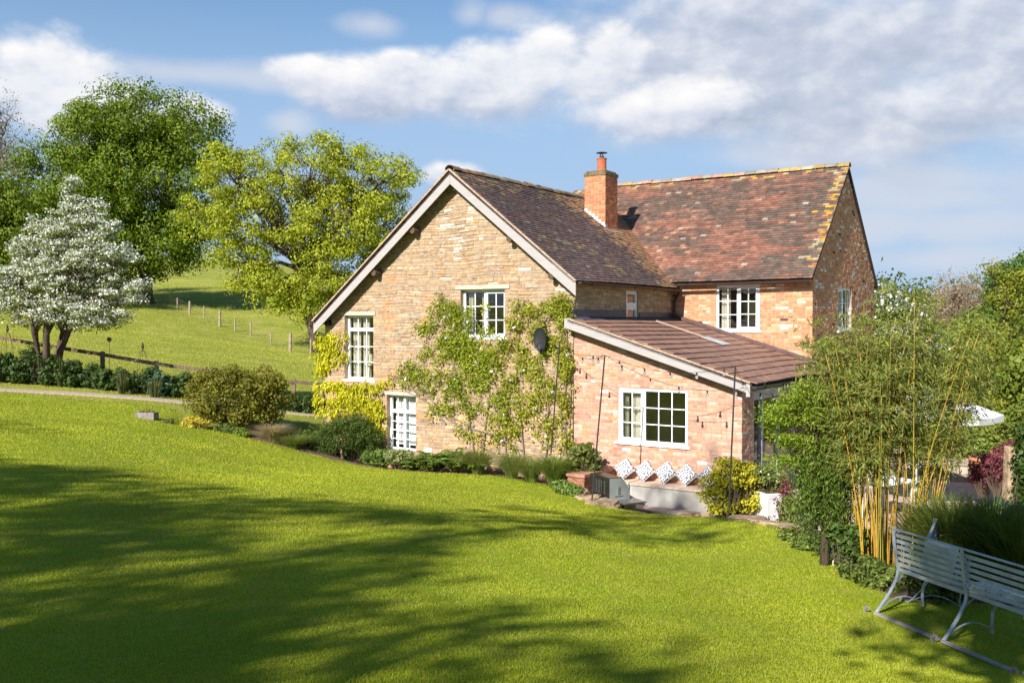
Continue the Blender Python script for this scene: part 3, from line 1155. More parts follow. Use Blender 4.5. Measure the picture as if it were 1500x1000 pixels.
ev_r = 0.27
lenA = (ev_r - ASX) / math.cos(math.atan(AS))
dA = (1, 0, -AS)
mb = MB()
hid_A = lambda p: p[1] > 5.15 and hBf(p[1]) > p[2] + 0.03
tiles(mb, (ASX, -0.36, HB), (0, 1, 0), dA, 8.6, lenA, 0.165, 0.1, colA, hid_A, seed=21)
lenA2 = (ASX + 8.16) / math.cos(math.atan(AS))
tiles(mb, (ASX, -0.36, HB), (0, 1, 0), (-1, 0, -AS), 6.0, lenA2, 0.165, 0.1, colA, hid_A, seed=22)
roofA = mb.build('roof', M_tile, house)
mb = MB()
hid_B = lambda p: p[2] < hA(p[0]) - 0.03 and p[0] < 0.27
lenB = 3.45 / math.cos(math.atan(0.953))
tiles(mb, (-5.0, BR_T, BR_H), (1, 0, 0), (0, -1, -0.953), 8.95, lenB, 0.165, 0.1, colB, hid_B, seed=23)
roofB = mb.build('roof', M_tile, house)
mb = MB()                               # rear slope and the decks under the tiles
mb.prism([(-5, BR_T, BR_H - 0.01), (-5, BR_T + 3.4, BR_H - 0.01 - 0.953 * 3.4), (-5, BR_T + 3.4, BR_H - 0.12 - 0.953 * 3.4), (-5, BR_T, BR_H - 0.12)], (8.93, 0, 0))
mb.prism([(-5, BR_T, BR_H - 0.015), (-5, BR_T - 3.4, BR_H - 0.015 - 0.953 * 3.4), (-5, BR_T - 3.4, BR_H - 0.12 - 0.953 * 3.4), (-5, BR_T, BR_H - 0.12)], (8.93, 0, 0))
mb.prism([(ASX, -0.33, HB - 0.015), (ev_r - 0.05, -0.33, hA(ev_r - 0.05) - 0.015), (ev_r - 0.05, -0.33, hA(ev_r - 0.05) - 0.1), (ASX, -0.33, HB - 0.12)], (0, 6.2, 0))
mb.prism([(ASX, -0.33, HB - 0.02), (-8.1, -0.33, hA(-8.1) - 0.02), (-8.1, -0.33, hA(-8.1) - 0.12), (ASX, -0.33, HB - 0.12)], (0, 6.2, 0))
mb.prism([(0.02, -0.33, hL(0) - 0.015), (4.38, -0.33, hL(4.38) - 0.015), (4.38, -0.33, hL(4.38) - 0.09), (0.02, -0.33, hL(0) - 0.09)], (0, 5.72, 0))
mb.build('roof_deck', M_deck, house)
mb = MB()
slL = math.sqrt(1 + 0.303 ** 2)
tiles(mb, (0.05, -0.36, hL(0.05)), (0, 1, 0), (1, 0, -0.303), 5.72, 4.36 * slL, 0.30, 0.318, colL, None, thick=0.022, lift=0.03, seed=24, wob=0.002)
mb.build('roof', M_tile, house)


def ridge(mb, a, b, r, R, cols, seg=0.42):
    a = np.array(a, float)
    b = np.array(b, float)
    L = np.linalg.norm(b - a)
    d = (b - a) / L
    side = nrm(np.cross(d, (0, 0, 1)))
    n = int(L / seg)
    for k in range(n):
        c = sc_(R.choice(cols), R.uniform(0.8, 1.2))
        dzv = R.uniform(-0.012, 0.012)
        p0 = a + d * (k * L / n)
        p1 = a + d * ((k + 1) * L / n - 0.008)
        for j in range(6):
            t0, t1 = math.pi * j / 6, math.pi * (j + 1) / 6
            f = lambda p, t, rr: tuple(p + side * math.cos(t) * rr + np.array([0, 0, math.sin(t) * rr * 0.85 - 0.03 + dzv]))
            rr = r * (1.0 if k % 2 else 1.03)
            mb.quad([f(p0, t0, rr), f(p0, t1, rr), f(p1, t1, rr), f(p1, t0, rr)], c)


mb = MB()
ridge(mb, (ASX, -0.36, HB + 0.02), (ASX, 7.7, HB - 0.02), 0.13, random.Random(4), [(0.30, 0.17, 0.10), (0.24, 0.16, 0.09), (0.27, 0.22, 0.13), (0.36, 0.20, 0.11), (0.16, 0.13, 0.09)], 0.33)
mb.build('ridge_tiles', M_tile, house)
mb = MB()
ridge(mb, (-4.5, BR_T, BR_H + 0.02), (3.96, BR_T, BR_H + 0.02), 0.13, random.Random(5), [(0.30, 0.24, 0.17), (0.34, 0.19, 0.13), (0.22, 0.19, 0.14), (0.36, 0.25, 0.08), (0.24, 0.18, 0.13)], 0.33)
mb.build('ridge_tiles', M_tile, house)

# bare mortar verge between barge board and tiles
mb = MB()
for s1, k in ((ev_r, 1), (-8.14, -1)):
    a = np.array([ASX, -0.345, HB + 0.0])
    b = np.array([s1, -0.345, hA(s1) + 0.0])
    mb.bar(a, b, 0.07, 0.035)
mb.bar((0.05, -0.345, hL(0.05) + 0.0), (4.36, -0.345, hL(4.36)), 0.07, 0.03)
mb.build('verge_mortar', mat('verge_mortar', (0.42, 0.30, 0.22), 0.95, 10, 0.35), house)


def barge(a, b, w, cutx):
    """vertical-ended board hanging below the verge from a to b (s, h of its upper edge)"""
    B = MB()
    sl = (b[1] - a[1]) / (b[0] - a[0])
    B.prism([(a[0], -0.30, a[1]), (b[0], -0.30, b[1]), (b[0], -0.30, b[1] - w), (a[0], -0.30, a[1] - w)], (0, -0.03, 0))
    return B.build('barge_board', M_barge, house, bevel=0.003)


BW = 0.335
barge((ASX + 0.002, HB - 0.025), (ev_r - 0.02, hA(ev_r - 0.02) - 0.025), BW, 0)
barge((-8.12, hA(-8.12) - 0.025), (ASX - 0.002, HB - 0.025), BW, 0)
barge((-0.05, hL(-0.05) - 0.02), (4.33, hL(4.33) - 0.02), 0.215, 0)
B = MB()
B.box((4.26, -0.335, hL(4.33) - 0.30), (4.345, -0.29, hL(4.33) - 0.02))
B.build('barge_end', M_barge, house, bevel=0.003)
# purlin ends
for s in (-5.95, -4.62, -1.62, -0.45):
    B = MB()
    h = hA(s) - BW - 0.10
    B.tube([(s, -0.27, h), (s, 0.1, h)], 0.085, 8)
    B.build('purlin_end', M_wood, house)


def gutter(name, a, b, r, m, brackets=5):
    a = np.array(a, float)
    b = np.array(b, float)
    B = MB()
    d = nrm(b - a)
    side = nrm(np.cross(d, (0, 0, 1)))
    f = lambda p, t, rr: tuple(p + side * math.cos(t) * rr + np.array([0, 0, -math.sin(t) * rr]))
    for j in range(8):
        t0, t1 = math.pi * j / 8, math.pi * (j + 1) / 8
        B.quad([f(a, t0, r), f(a, t1, r), f(b, t1, r), f(b, t0, r)])
        B.quad([f(a, t0, r - .008), f(a, t1, r - .008), f(b, t1, r - .008), f(b, t0, r - .008)])
        B.quad([f(a, t0, r), f(a, t1, r), f(a, t1, 0), ])
    for sgn in (1, -1):
        B.bar(a + side * sgn * r, b + side * sgn * r, 0.012, 0.014)
    for k in range(brackets):
        p = a + (b - a) * (k + 0.5) / brackets
        B.tube([f(p, math.pi * j / 6, r + .006) for j in range(7)], 0.008, 4)
    o = B.build(name, m, house)
    return o


gutter('gutter', (0.34, -0.30, 4.84), (0.34, 5.2, 4.80), 0.055, M_gutter)
gutter('gutter', (-0.1, 5.06, 4.93), (3.93, 5.06, 4.98), 0.055, M_gutter)
gutter('gutter', (4.43, -0.34, 2.63), (4.43, 5.3, 2.60), 0.06, M_gutterg)
B = MB()
B.tube([(0.34, 5.15, 4.76), (0.2, 5.25, 4.62), (0.10, 5.31, 4.5), (0.10, 5.31, 4.0)], 0.036, 8)
B.build('downpipe', M_gutter, house)
B = MB()
B.box((3.9, 5.36, 2.74), (3.94, 5.4, 2.9))
# fascia behind the lean-to gutter
B.box((4.34, -0.29, 2.52), (4.36, 5.38, 2.68))
B.build('fascia_board', M_gutterg, house)
# dark flashing strip up the brick wing, lead upstand at the stone wall
B = MB()
B.bar((0.0, 5.33, hL(0) + 0.09), (4.4, 5.33, hL(4.4) + 0.09), 0.16, 0.10)
B.build('roof_verge_strip', mat('purple_tile_strip', (0.10, 0.06, 0.058), 0.6, 5, 0.3), house, bevel=0.02)
B = MB()
B.box((0.022, -0.1, hL(0) - 0.02), (0.034, 2.58, hL(0) + 0.20))
B.box((0.022, 3.32, hL(0) - 0.02), (0.034, 5.27, hL(0) + 0.16))
B.bar((0.0, 2.6, hL(0) + 0.03), (0.3, 2.6, hL(0.3) + 0.05), 5.3, 0.012, up=(0.3, 0, 1))
B.build('lead_flashing', M_lead, house)
B = MB()
B.bar((0.45, 3.45, hL(0.45) + 0.07), (1.75, 3.45, hL(1.75) + 0.07), 0.06, 0.04)
B.build('mortar_strip', mat('cream_mortar', (0.33, 0.25, 0.19), 0.9, 8, 0.2), house)
B = MB()
B.hexa([loc_ for loc_ in [(1.75, 3.3, hL(1.75) + .055), (2.35, 3.3, hL(2.35) + .055), (2.35, 3.75, hL(2.35) + .055), (1.75, 3.75, hL(1.75) + .055),
                          (1.75, 3.3, hL(1.75) + .07), (2.35, 3.3, hL(2.35) + .07), (2.35, 3.75, hL(2.35) + .07), (1.75, 3.75, hL(1.75) + .07)]])
B.build('lead_patch', M_leadpale, house)

# --- chimney
CX0, CX1, CT0, CT1, CH = -2.60, -1.93, 5.05, 5.78, 8.12
B = MB()
B.box((CX0, CT0, 4.6), (CX1, CT1, CH))
chim = B.build('chimney', M_mortar2, house)
chc = lambda R, a, b: sc_(R.choice([(0.52, 0.20, 0.09), (0.48, 0.17, 0.075), (0.54, 0.24, 0.11), (0.45, 0.155, 0.07)]), R.uniform(0.85, 1.1))
B = MB()
tc_ = lambda a: CH
brick_cover(B, mfront(CT0), CX0, CX1, 5.9, tc_, [], chc, seed=31)
brick_cover(B, mside(CX1), CT0 - .006, CT1, 5.4, tc_, [], chc, seed=32)
brick_cover(B, lambda a, c, b: (CX0 - c, a, b), CT0 - .006, CT1, 5.4, tc_, [], chc, seed=33)
brick_cover(B, lambda a, c, b: (a, CT1 + c, b), CX0, CX1, 6.5, tc_, [], chc, seed=34)
B.build('brickwork', M_brick, chim)
B = MB()
B.box((CX0 - .03, CT0 - .03, CH - 0.01), (CX1 + .03, CT1 + .03, CH + 0.10))
B.prism([(CX0 + .02, CT0 + .02, CH + .10), (CX1 - .02, CT0 + .02, CH + .10), (CX1 - .02, CT1 - .02, CH + .10), (CX0 + .02, CT1 - .02, CH + .10)], (0, 0, 0.05))
B.build('chimney_cap', mat('mossy_stone', (0.20, 0.15, 0.09), 0.95, 12, 0.45, bump=0.01, dark=((0.08, 0.075, 0.04), 10, 0.4, 0.65)), chim, bevel=0.02)
B = MB()
pcx, pct = (CX0 + CX1) / 2 + .02, (CT0 + CT1) / 2
B.lathe([(0.15, CH + .13), (0.15, CH + .2), (0.135, CH + .22), (0.135, CH + .50), (0.15, CH + .51), (0.15, CH + .54), (0.10, CH + .545)], pcx, pct, 20)
B.build('chimney_pot', mat('terracotta', (0.42, 0.13, 0.06), 0.8, 9, 0.25), chim, smooth=False)
B = MB()
B.tube([(pcx, pct, CH + .54), (pcx, pct, CH + .60)], 0.07, 12)
B.tube([(pcx - .04, pct, CH + .58), (pcx - .05, pct, CH + .69)], 0.012, 5)
B.tube([(pcx + .05, pct, CH + .58), (pcx - .01, pct, CH + .69)], 0.012, 5)
B.lathe([(0.16, CH + .69), (0.165, CH + .70), (0.10, CH + .715), (0.01, CH + .72)], pcx, pct, 18)
B.build('cowl', M_black, chim)
B = MB()
for k in range(6):
    s0 = CX0 + k * (CX1 - CX0) / 6
    s1 = s0 + (CX1 - CX0) / 6 + .004
    B.box((s0, CT0 - .022, hA(s1) - .02), (s1, CT0 - .012, hA(s0) + .10))
B.box((CX1 + .008, CT0 - .02, hA(CX1) - .02), (CX1 + .02, CT0 + .12, hA(CX1) + .12))
B.hexa([(CX1 + .0, CT0 - .05, hA(CX1) + .02), (CX1 + .16, CT0 - .05, hA(CX1 + .16) + .035), (CX1 + .16, CT1 + .05, hA(CX1 + .16) + .035), (CX1, CT1 + .05, hA(CX1) + .02),
        (CX1 + .0, CT0 - .05, hA(CX1) + .04), (CX1 + .16, CT0 - .05, hA(CX1 + .16) + .05), (CX1 + .16, CT1 + .05, hA(CX1 + .16) + .05), (CX1, CT1 + .05, hA(CX1) + .04)])
B.build('chimney_flashing', M_leadpale, chim)

# --- patio doors on the lean-to's garden side
M_doorgrey = mat('grey_door_frame', (0.42, 0.42, 0.43), 0.5, 5, 0.06)
B = MB()
ms = mside(4.0)
B.box((0.68, -0.06, 2.25), (5.4, 0.03, 2.72), None, ms)
B.box((0.68, -0.06, 0.0), (5.4, 0.03, 0.16), None, ms)
for t in (0.68, 1.25, 2.35, 3.45, 4.5, 5.3): B.box((t, -0.06, 0.16), (t + 0.09, 0.035, 2.25), None, ms)
door = B.build('patio_door', M_doorgrey, house, bevel=0.004)
B = MB()
B.box((0.7, -0.03, 0.16), (5.3, -0.02, 2.25), None, ms)
B.build('pane', M_glass, door)
B = MB()
B.tube([ms(1.24, 0.09, 1.0), ms(1.24, 0.09, 1.3)], 0.012, 6)
B.build('handle', M_black, door)
B = MB()      # floor and back walls of the garden room, seen through the glass
B.quad([(0.1, 0.3, 0.02), (3.95, 0.3, 0.02), (3.95, 5.3, 0.02), (0.1, 5.3, 0.02)])
B.quad([(0.1, 5.3, 0.02), (3.95, 5.3, 0.02), (3.95, 5.3, 2.7), (0.1, 5.3, 2.7)])
B.build('garden_room', mat('oak_boards', (0.36, 0.17, 0.07), 0.5, 6, 0.2, stretch=(1, 12, 1)), house)

# ---------------------------------------------------------------- foliage tools
def unit(N, rng):
    d = rng.normal(size=(N, 3))
    return d / (np.linalg.norm(d, axis=1)[:, None] + 1e-9)


def leaf_quads(P, size, rng, up=0.35, aspect=0.55, axis=None, axk=0.0, out=None):
    N = len(P)
    size = np.broadcast_to(np.asarray(size, float), (N,)) * rng.uniform(0.7, 1.25, N)
    ax = unit(N, rng)
    if axis is not None:
        ax = ax * (1 - axk) + np.asarray(axis) * axk
        ax /= np.linalg.norm(ax, axis=1)[:, None] + 1e-9
    nm = unit(N, rng) + np.array([0, 0, up])
    if out is not None:
        nm = nm * 0.42 + out / (np.linalg.norm(out, axis=1)[:, None] + 1e-9) * 1.1
        if axis is None:
            ax = np.cross(nm, unit(N, rng))
            ax /= np.linalg.norm(ax, axis=1)[:, None] + 1e-9
    sd = np.cross(ax, nm)
    sd /= np.linalg.norm(sd, axis=1)[:, None] + 1e-9
    up_ = np.cross(sd, ax)
    a = ax * size[:, None] * 0.5
    b = sd * size[:, None] * 0.5 * aspect
    f = up_ * size[:, None] * 0.12
    v = np.stack([P - a, P + b + f - a * 0.1, P + a, P - b + f - a * 0.1], 1).reshape(-1, 3)
    return v, np.arange(N * 4).reshape(N, 4)


def leaves(name, P, size, c1, c2, material, parent, rng, up=0.35, aspect=0.55, axis=None, axk=0.0, cf=None, var=0.22, out=None):
    v, f = leaf_quads(P, size, rng, up, aspect, axis, axk, out)
    N = len(P)
    k = rng.random(N)[:, None]
    if cf is not None: k = np.clip(0.5 * k + 0.5 * cf[:, None], 0, 1)
    c = np.array(c1) * (1 - k) + np.array(c2) * k
    c = c * rng.uniform(1 - var, 1 + var, N)[:, None]
    return np_mesh(name, v, f, material, parent, c)


def shell(L, K, rng, inner=0.45):
    """K clump centres in ellipsoid lobes [(centre, radii)], by volume"""
    w = np.array([r[0] * r[1] * r[2] for _, r in L]) ** 0.75
    idx = rng.choice(len(L), K, p=w / w.sum())
    d = unit(K, rng)
    r = (inner ** 3 + (1 - inner ** 3) * rng.random(K)) ** (1 / 3)
    C = np.array([l[0] for l in L])[idx] + d * r[:, None] * np.array([l[1] for l in L])[idx]
    return C, idx


def px_lobes(L, Y, depth=0.9):
    """(px, py, rx, ry[, dY]) at depth Y -> world ellipsoids"""
    out = []
    for l in L:
        dY = l[4] if len(l) > 4 else 0
        c = at(l[0], l[1], Y + dY)
        rx, rz = l[2] / F * Y, l[3] / F * Y
        out.append((c, np.array([rx, rx * depth, rz])))
    return out


def tree(name, label, cat, base, lobes, trunk_r, fork, K, per, size, cr, c1, c2, seed, group=None, inner=0.45, flat=0.7, stems=1, bark=None,
         twigs=0.6, up=0.35, spread=0.0, blossom=None, aspect=0.6, keep_above=None, wig=0.06):
    rng = np.random.default_rng(seed)
    R = random.Random(seed)
    base = np.array(base, float)
    root = empty(name, base, 0, label, cat, group)
    L = [(c - base, r) for c, r in lobes]
    C, idx = shell(L, K, rng, inner)
    if keep_above is not None:
        ok = C[:, 2] > keep_above
        C, idx = C[ok], idx[ok]
    mb = MB()
    fork = np.array(fork, float) - base if np.linalg.norm(np.array(fork) - base) < 1e3 else np.array(fork)
    H = fork[2]
    starts = []
    for s in range(stems):
        if stems == 1:
            b0, f0 = np.zeros(3), fork
            rr = trunk_r
        else:
            a = 2 * math.pi * s / stems + R.uniform(-.3, .3)
            b0 = np.array([math.cos(a), math.sin(a), 0]) * trunk_r * 0.35
            f0 = fork + np.array([math.cos(a), math.sin(a), R.uniform(-.15, .25)]) * spread
            rr = trunk_r * R.uniform(0.35, 0.5)
        pts = []
        n = 7
        for k in range(n + 1):
            t = k / n
            p = b0 * (1 - t) + f0 * t + np.array([R.uniform(-1, 1), R.uniform(-1, 1), 0]) * wig * H * 0.35 * math.sin(math.pi * t)
            pts.append(p)
        pts[0][2] -= 0.3
        rad = [rr * (1.35 if k == 0 else 1.0) * (1 - 0.35 * k / n) for k in range(n + 1)]
        mb.tube(pts, rad, 9 if stems == 1 else 6)
        starts.append((f0, rr * 0.65, pts))
    limbs = []
    for li, (c, r) in enumerate(L):
        f0, r0, tp = starts[li % len(starts)] if stems > 1 else starts[0]
        q = tp[-1] if R.random() < 0.6 else tp[-2]
        d = c - q
        pts = []
        n = 7
        nz = [np.array([R.uniform(-1, 1), R.uniform(-1, 1), R.uniform(-.6, .6)]) * np.linalg.norm(d) * 0.07 for _ in range(n + 1)]
        for k in range(n + 1):
            t = k / n
            pts.append(q + d * t + nz[k] * math.sin(math.pi * t) + np.array([0, 0, 0.10 * np.linalg.norm(d) * math.sin(math.pi * t)]))
        mb.tube(pts, [r0 * (0.75 - 0.55 * k / n) for k in range(n + 1)], 6)
        limbs.append((pts, r0))
    for k in range(len(C)):
        if R.random() > twigs: continue
        pts, r0 = limbs[idx[k]]
        q = pts[R.randint(3, 7)]
        d = C[k] - q
        l = np.linalg.norm(d)
        j = lambda: np.array([R.uniform(-1, 1), R.uniform(-1, 1), R.uniform(-1, 1)]) * l * 0.1
        mb.tube([q, q + d * .35 + j(), q + d * .7 + j(), C[k]], [r0 * 0.16, r0 * 0.12, r0 * 0.08, r0 * 0.03], 4, cap=False)
    mb.build('trunk', bark or M_bark, root, smooth=True)
    if per:
        n_ = rng.poisson(per, len(C))
        ci = np.repeat(np.arange(len(C)), n_)
        off = unit(len(ci), rng) * (rng.random(len(ci)) ** 0.45)[:, None] * cr * np.array([1, 1, flat]) * rng.uniform(0.6, 1.3, len(C))[ci][:, None]
        P = C[ci] + off
        cf = rng.random(len(C))[ci]
        cfn = np.clip(cf, 0, 1)
        if blossom:
            wh = (off[:, 2] > -0.1 * cr) & (rng.random(len(ci)) < blossom)
            leaves('blossom', P[wh], size * 0.9, (0.80, 0.80, 0.74), (0.72, 0.74, 0.62), M_petal, root, rng, 1.5, 0.9, cf=cfn[wh], var=0.1)
            P, cfn = P[~wh], cfn[~wh]
        leaves('crown', P, size, c1, c2, M_leaf, root, rng, up, aspect, cf=cfn, out=off if not blossom else None)
    return root


def bush(name, label, cat, base, lobes, K, per, size, cr, c1, c2, seed, group=None, inner=0.3, up=0.4, aspect=0.6, flowers=None, stem=0.02, axis=None, axk=0.0, flat=0.8):
    rng = np.random.default_rng(seed)
    R = random.Random(seed)
    base = np.array(base, float)
    root = empty(name, base, 0, label, cat, group)
    L = [(c - base, r) for c, r in lobes]
    C, idx = shell(L, K, rng, inner)
    C[:, 2] = np.maximum(C[:, 2], 0.03)
    mb = MB()
    for k in range(0, len(C), max(1, len(C) // 60)):
        q = np.array([C[k][0] * 0.25, C[k][1] * 0.25, -0.15])
        d = C[k] - q
        j = np.array([R.uniform(-1, 1), R.uniform(-1, 1), 0]) * 0.08 * np.linalg.norm(d)
        mb.tube([q, q + d * .5 + j, C[k]], [stem, stem * .7, stem * .3], 4, cap=False)
    mb.build('stem', M_bark, root)
    n_ = rng.poisson(per, len(C))
    ci = np.repeat(np.arange(len(C)), n_)
    off = unit(len(ci), rng) * (rng.random(len(ci)) ** 0.45)[:, None] * cr * np.array([1, 1, flat])
    P = C[ci] + off
    P[:, 2] = np.maximum(P[:, 2], 0.0)
    leaves('foliage', P, size, c1, c2, M_leaf, root, rng, up, aspect, cf=rng.random(len(C))[ci], axis=axis, axk=axk, out=off)
    if flowers:
        n, fs, fc1, fc2 = flowers
        sel = rng.integers(0, len(P), n)
        leaves('flower', P[sel] + unit(n, rng) * 0.03 + np.array([0, 0, 0.05]), fs, fc1, fc2, M_petal, root, rng, 1.2, 0.9, var=0.1)
    return root


def lob(base, items):
    """world lobes relative to a base point: (dx, dy, dz, rx, ry, rz)"""
    return [(np.array(base) + np.array(i[:3]), np.array(i[3:6])) for i in items]


def tuft(name, label, cat, base, n, h, spread, c1, c2, seed, width=0.006, group=None, arch=0.6, rbase=0.12, segs=4, plume=None):
    rng = np.random.default_rng(seed)
    root = empty(name, base, 0, label, cat, group)
    a = rng.uniform(0, 2 * math.pi, n)
    rb = rbase * np.sqrt(rng.random(n))
    hh = h * rng.uniform(0.55, 1.1, n)
    sp = spread * rng.uniform(0.15, 1.0, n)
    t = np.linspace(0, 1, segs + 1)[None, :]
    x = (rb * np.cos(a))[:, None] + (np.cos(a) * sp)[:, None] * (t ** (1 + arch))
    y = (rb * np.sin(a))[:, None] + (np.sin(a) * sp)[:, None] * (t ** (1 + arch))
    z = hh[:, None] * (t - arch * 0.45 * t ** 3)
    z[:, 0] -= 0.05
    sa = a + rng.uniform(-1.2, 1.2, n) + math.pi / 2
    w = width * rng.uniform(0.6, 1.3, n)[:, None] * (1 - t ** 2 * 0.9)
    l = np.stack([x + np.cos(sa)[:, None] * w, y + np.sin(sa)[:, None] * w, z], -1)
    r = np.stack([x - np.cos(sa)[:, None] * w, y - np.sin(sa)[:, None] * w, z], -1)
    v = np.stack([l, r], 2).reshape(n, -1, 3)          # per blade: l0 r0 l1 r1 ...
    m = (segs + 1) * 2
    f = np.array([[2 * k, 2 * k + 1, 2 * k + 3, 2 * k + 2] for k in range(segs)])
    f = (f[None] + (np.arange(n) * m)[:, None, None]).reshape(-1, 4)
    k = np.repeat(rng.random(n), segs)[:, None]
    c = (np.array(c1) * (1 - k) + np.array(c2) * k) * np.repeat(rng.uniform(.8, 1.2, n), segs)[:, None]
    np_mesh('blades', v.reshape(-1, 3), f, M_blade, root, c)
    return root


# ---------------------------------------------------------------- lawn blades
rng = np.random.default_rng(77)
N = 950000
r_ = np.exp(rng.uniform(math.log(3.2), math.log(31), N))
an = rng.uniform(-0.62, 0.60, N)
bxp, byp = r_ * np.sin(an), r_ * np.cos(an)
ok = poly_sd(bxp, byp, np.array([(-26, -6)] + [tuple(p) for p in dense] + [(13, -6)])) > 0.02
bxp, byp, r_ = bxp[ok], byp[ok], r_[ok]
bz = hz0(bxp, byp)
n = len(bxp)
pn = np.sin(bxp * 1.3 + 2 * np.sin(byp * .7)) * np.sin(byp * 1.1 + 1.5 * np.sin(bxp * .9))      # patches of longer grass
bh = (0.010 + 0.0006 * r_) * rng.uniform(0.6, 1.35, n) * (1 + 0.15 * pn)
bw = (0.0015 + 0.00045 * r_) * rng.uniform(0.7, 1.3, n)
th = rng.uniform(0, 2 * math.pi, n)
ln = rng.uniform(0.1, 0.9, n) * bh
ld = rng.uniform(0, 2 * math.pi, n)
v = np.empty((n, 3, 3))
v[:, 0] = np.stack([bxp - np.cos(th) * bw, byp - np.sin(th) * bw, bz - 0.004], 1)
v[:, 1] = np.stack([bxp + np.cos(th) * bw, byp + np.sin(th) * bw, bz - 0.004], 1)
v[:, 2] = np.stack([bxp + np.cos(ld) * ln, byp + np.sin(ld) * ln, bz + bh], 1)
k = rng.random(n)[:, None]
cc = np.array([0.30, 0.36, 0.022]) * (1 - k) + np.array([0.41, 0.435, 0.035]) * k
cc = cc * (1 + 0.10 * pn[:, None] * np.array([1.3, 0.8, 1]))
dry = (rng.random(n) < 0.03)
cc[dry] = (0.38, 0.33, 0.12)
cc *= rng.uniform(0.88, 1.12, n)[:, None]
gr_o = np_mesh('grass', v.reshape(-1, 3), np.arange(n * 3).reshape(n, 3), M_lawnblade, None, cc)
tag(gr_o, 'mown bright green lawn grass sloping down to the house', 'grass', None, 'stuff')
# rougher grass tufts on the meadow, beyond the rail fence
N = 90000
yy = np.exp(rng.uniform(math.log(26), math.log(130), N))
xx = rng.uniform(-0.62, -0.16, N) * yy
ok = (poly_sd(xx, yy, LAWN_POLY) < -0.1) & (poly_sd(xx, yy, PAD) < -1)
xx, yy = xx[ok], yy[ok]
zz = hz(xx, yy)
n = len(xx)
bh = (0.02 + 0.0006 * yy) * rng.uniform(.5, 1.4, n)
bw = (0.004 + 0.0004 * yy) * rng.uniform(.6, 1.3, n)
th = rng.uniform(-.8, .8, n)
v = np.empty((n, 3, 3))
v[:, 0] = np.stack([xx - np.cos(th) * bw, yy - np.sin(th) * bw, zz - 0.01], 1)
v[:, 1] = np.stack([xx + np.cos(th) * bw, yy + np.sin(th) * bw, zz - 0.01], 1)
v[:, 2] = np.stack([xx + rng.uniform(-.6, .6, n) * bh, yy + rng.uniform(-.6, .6, n) * bh, zz + bh], 1)
k = rng.random(n)[:, None]
cc = np.array([0.28, 0.33, 0.03]) * (1 - k) + np.array([0.46, 0.45, 0.08]) * k
mg = np_mesh('meadow_grass', v.reshape(-1, 3), np.arange(n * 3).reshape(n, 3), M_blade, None, cc)
tag(mg, 'pale green pasture grass on the hill beyond the rail fence', 'grass', None, 'stuff')

# ---------------------------------------------------------------- trees
B_ = onground(215, 98)
tree('oak_tree', 'tallest dark green round-crowned oak on the hillside at the left', 'tree', B_,
     px_lobes([(200, 180, 72, 55), (265, 195, 58, 55), (130, 215, 70, 65), (70, 270, 55, 60), (185, 265, 95, 70), (275, 280, 52, 65), (110, 320, 80, 60), (225, 350, 75, 55),
               (290, 350, 42, 42), (150, 380, 70, 35), (60, 345, 60, 50)], 98), 0.75, at(212, 385, 98), 620, 170, 0.30, 1.9,
     (0.075, 0.135, 0.006), (0.18, 0.245, 0.010), 1, group='trees on the hillside')
B_ = onground(-20, 84)
tree('oak_tree', 'dark green spreading oak cut by the left edge behind the white hawthorn', 'tree', B_,
     px_lobes([(-30, 300, 70, 60), (20, 340, 60, 55), (-20, 390, 80, 40), (50, 385, 55, 40), (-90, 350, 70, 70)], 84), 0.6, at(-20, 400, 84), 360, 130, 0.27, 1.5,
     (0.075, 0.13, 0.008), (0.17, 0.22, 0.012), 2, group='trees on the hillside')
B_ = onground(464, 76)
tree('oak_tree', 'yellow-green open-crowned oak in new leaf behind the stone gable', 'tree', B_,
     px_lobes([(350, 262, 62, 48), (455, 245, 70, 52), (545, 262, 62, 50), (300, 315, 48, 38), (385, 330, 90, 60), (500, 330, 85, 65), (430, 410, 62, 48), (350, 385, 50, 38),
               (590, 250, 32, 26), (560, 340, 60, 60), (495, 400, 50, 50), (325, 240, 34, 26), (500, 225, 30, 24), (405, 225, 25, 22), (395, 440, 40, 25), (445, 445, 48, 26), (520, 430, 40, 30)], 76), 0.42, at(440, 395, 76), 640, 105, 0.22, 1.1,
     (0.20, 0.27, 0.015), (0.42, 0.43, 0.025), 3, group='trees on the hillside', inner=0.5, twigs=0.9, bark=M_bark)
B_ = onground(-5, 100)
tree('ash_tree', 'tall nearly bare tree with thin twigs at the upper left edge', 'tree', B_,
     px_lobes([(0, 165, 38, 45), (10, 215, 45, 45), (-30, 190, 50, 60), (30, 250, 30, 30)], 100), 0.4, at(-12, 290, 100), 300, 7, 0.22, 1.2,
     (0.16, 0.15, 0.05), (0.24, 0.2, 0.08), 4, twigs=1.0, bark=M_bark_pale)
B_ = onground(66, 30.2)
tree('hawthorn_tree', 'white blossoming hawthorn with several dark stems beside the rail fence', 'tree', B_,
     px_lobes([(106, 278, 9, 20), (109, 308, 15, 20), (215, 415, 16, 7), (45, 335, 12, 16), (160, 335, 16, 12), (132, 322, 26, 28), (84, 338, 28, 28), (58, 368, 38, 32), (150, 372, 42, 34), (105, 400, 60, 45), (28, 415, 48, 34), (172, 428, 42, 26), (60, 455, 60, 24), (130, 462, 60, 24), (-15, 440, 36, 26), (198, 445, 20, 8), (18, 368, 12, 12), (180, 380, 22, 8)], 30.2), 0.27, at(74, 482, 30.2), 820, 72, 0.075, 0.30,
     (0.13, 0.18, 0.035), (0.22, 0.26, 0.06), 5, inner=0.2, flat=0.62, stems=6, spread=0.62, twigs=1.0, blossom=0.78, up=0.8)

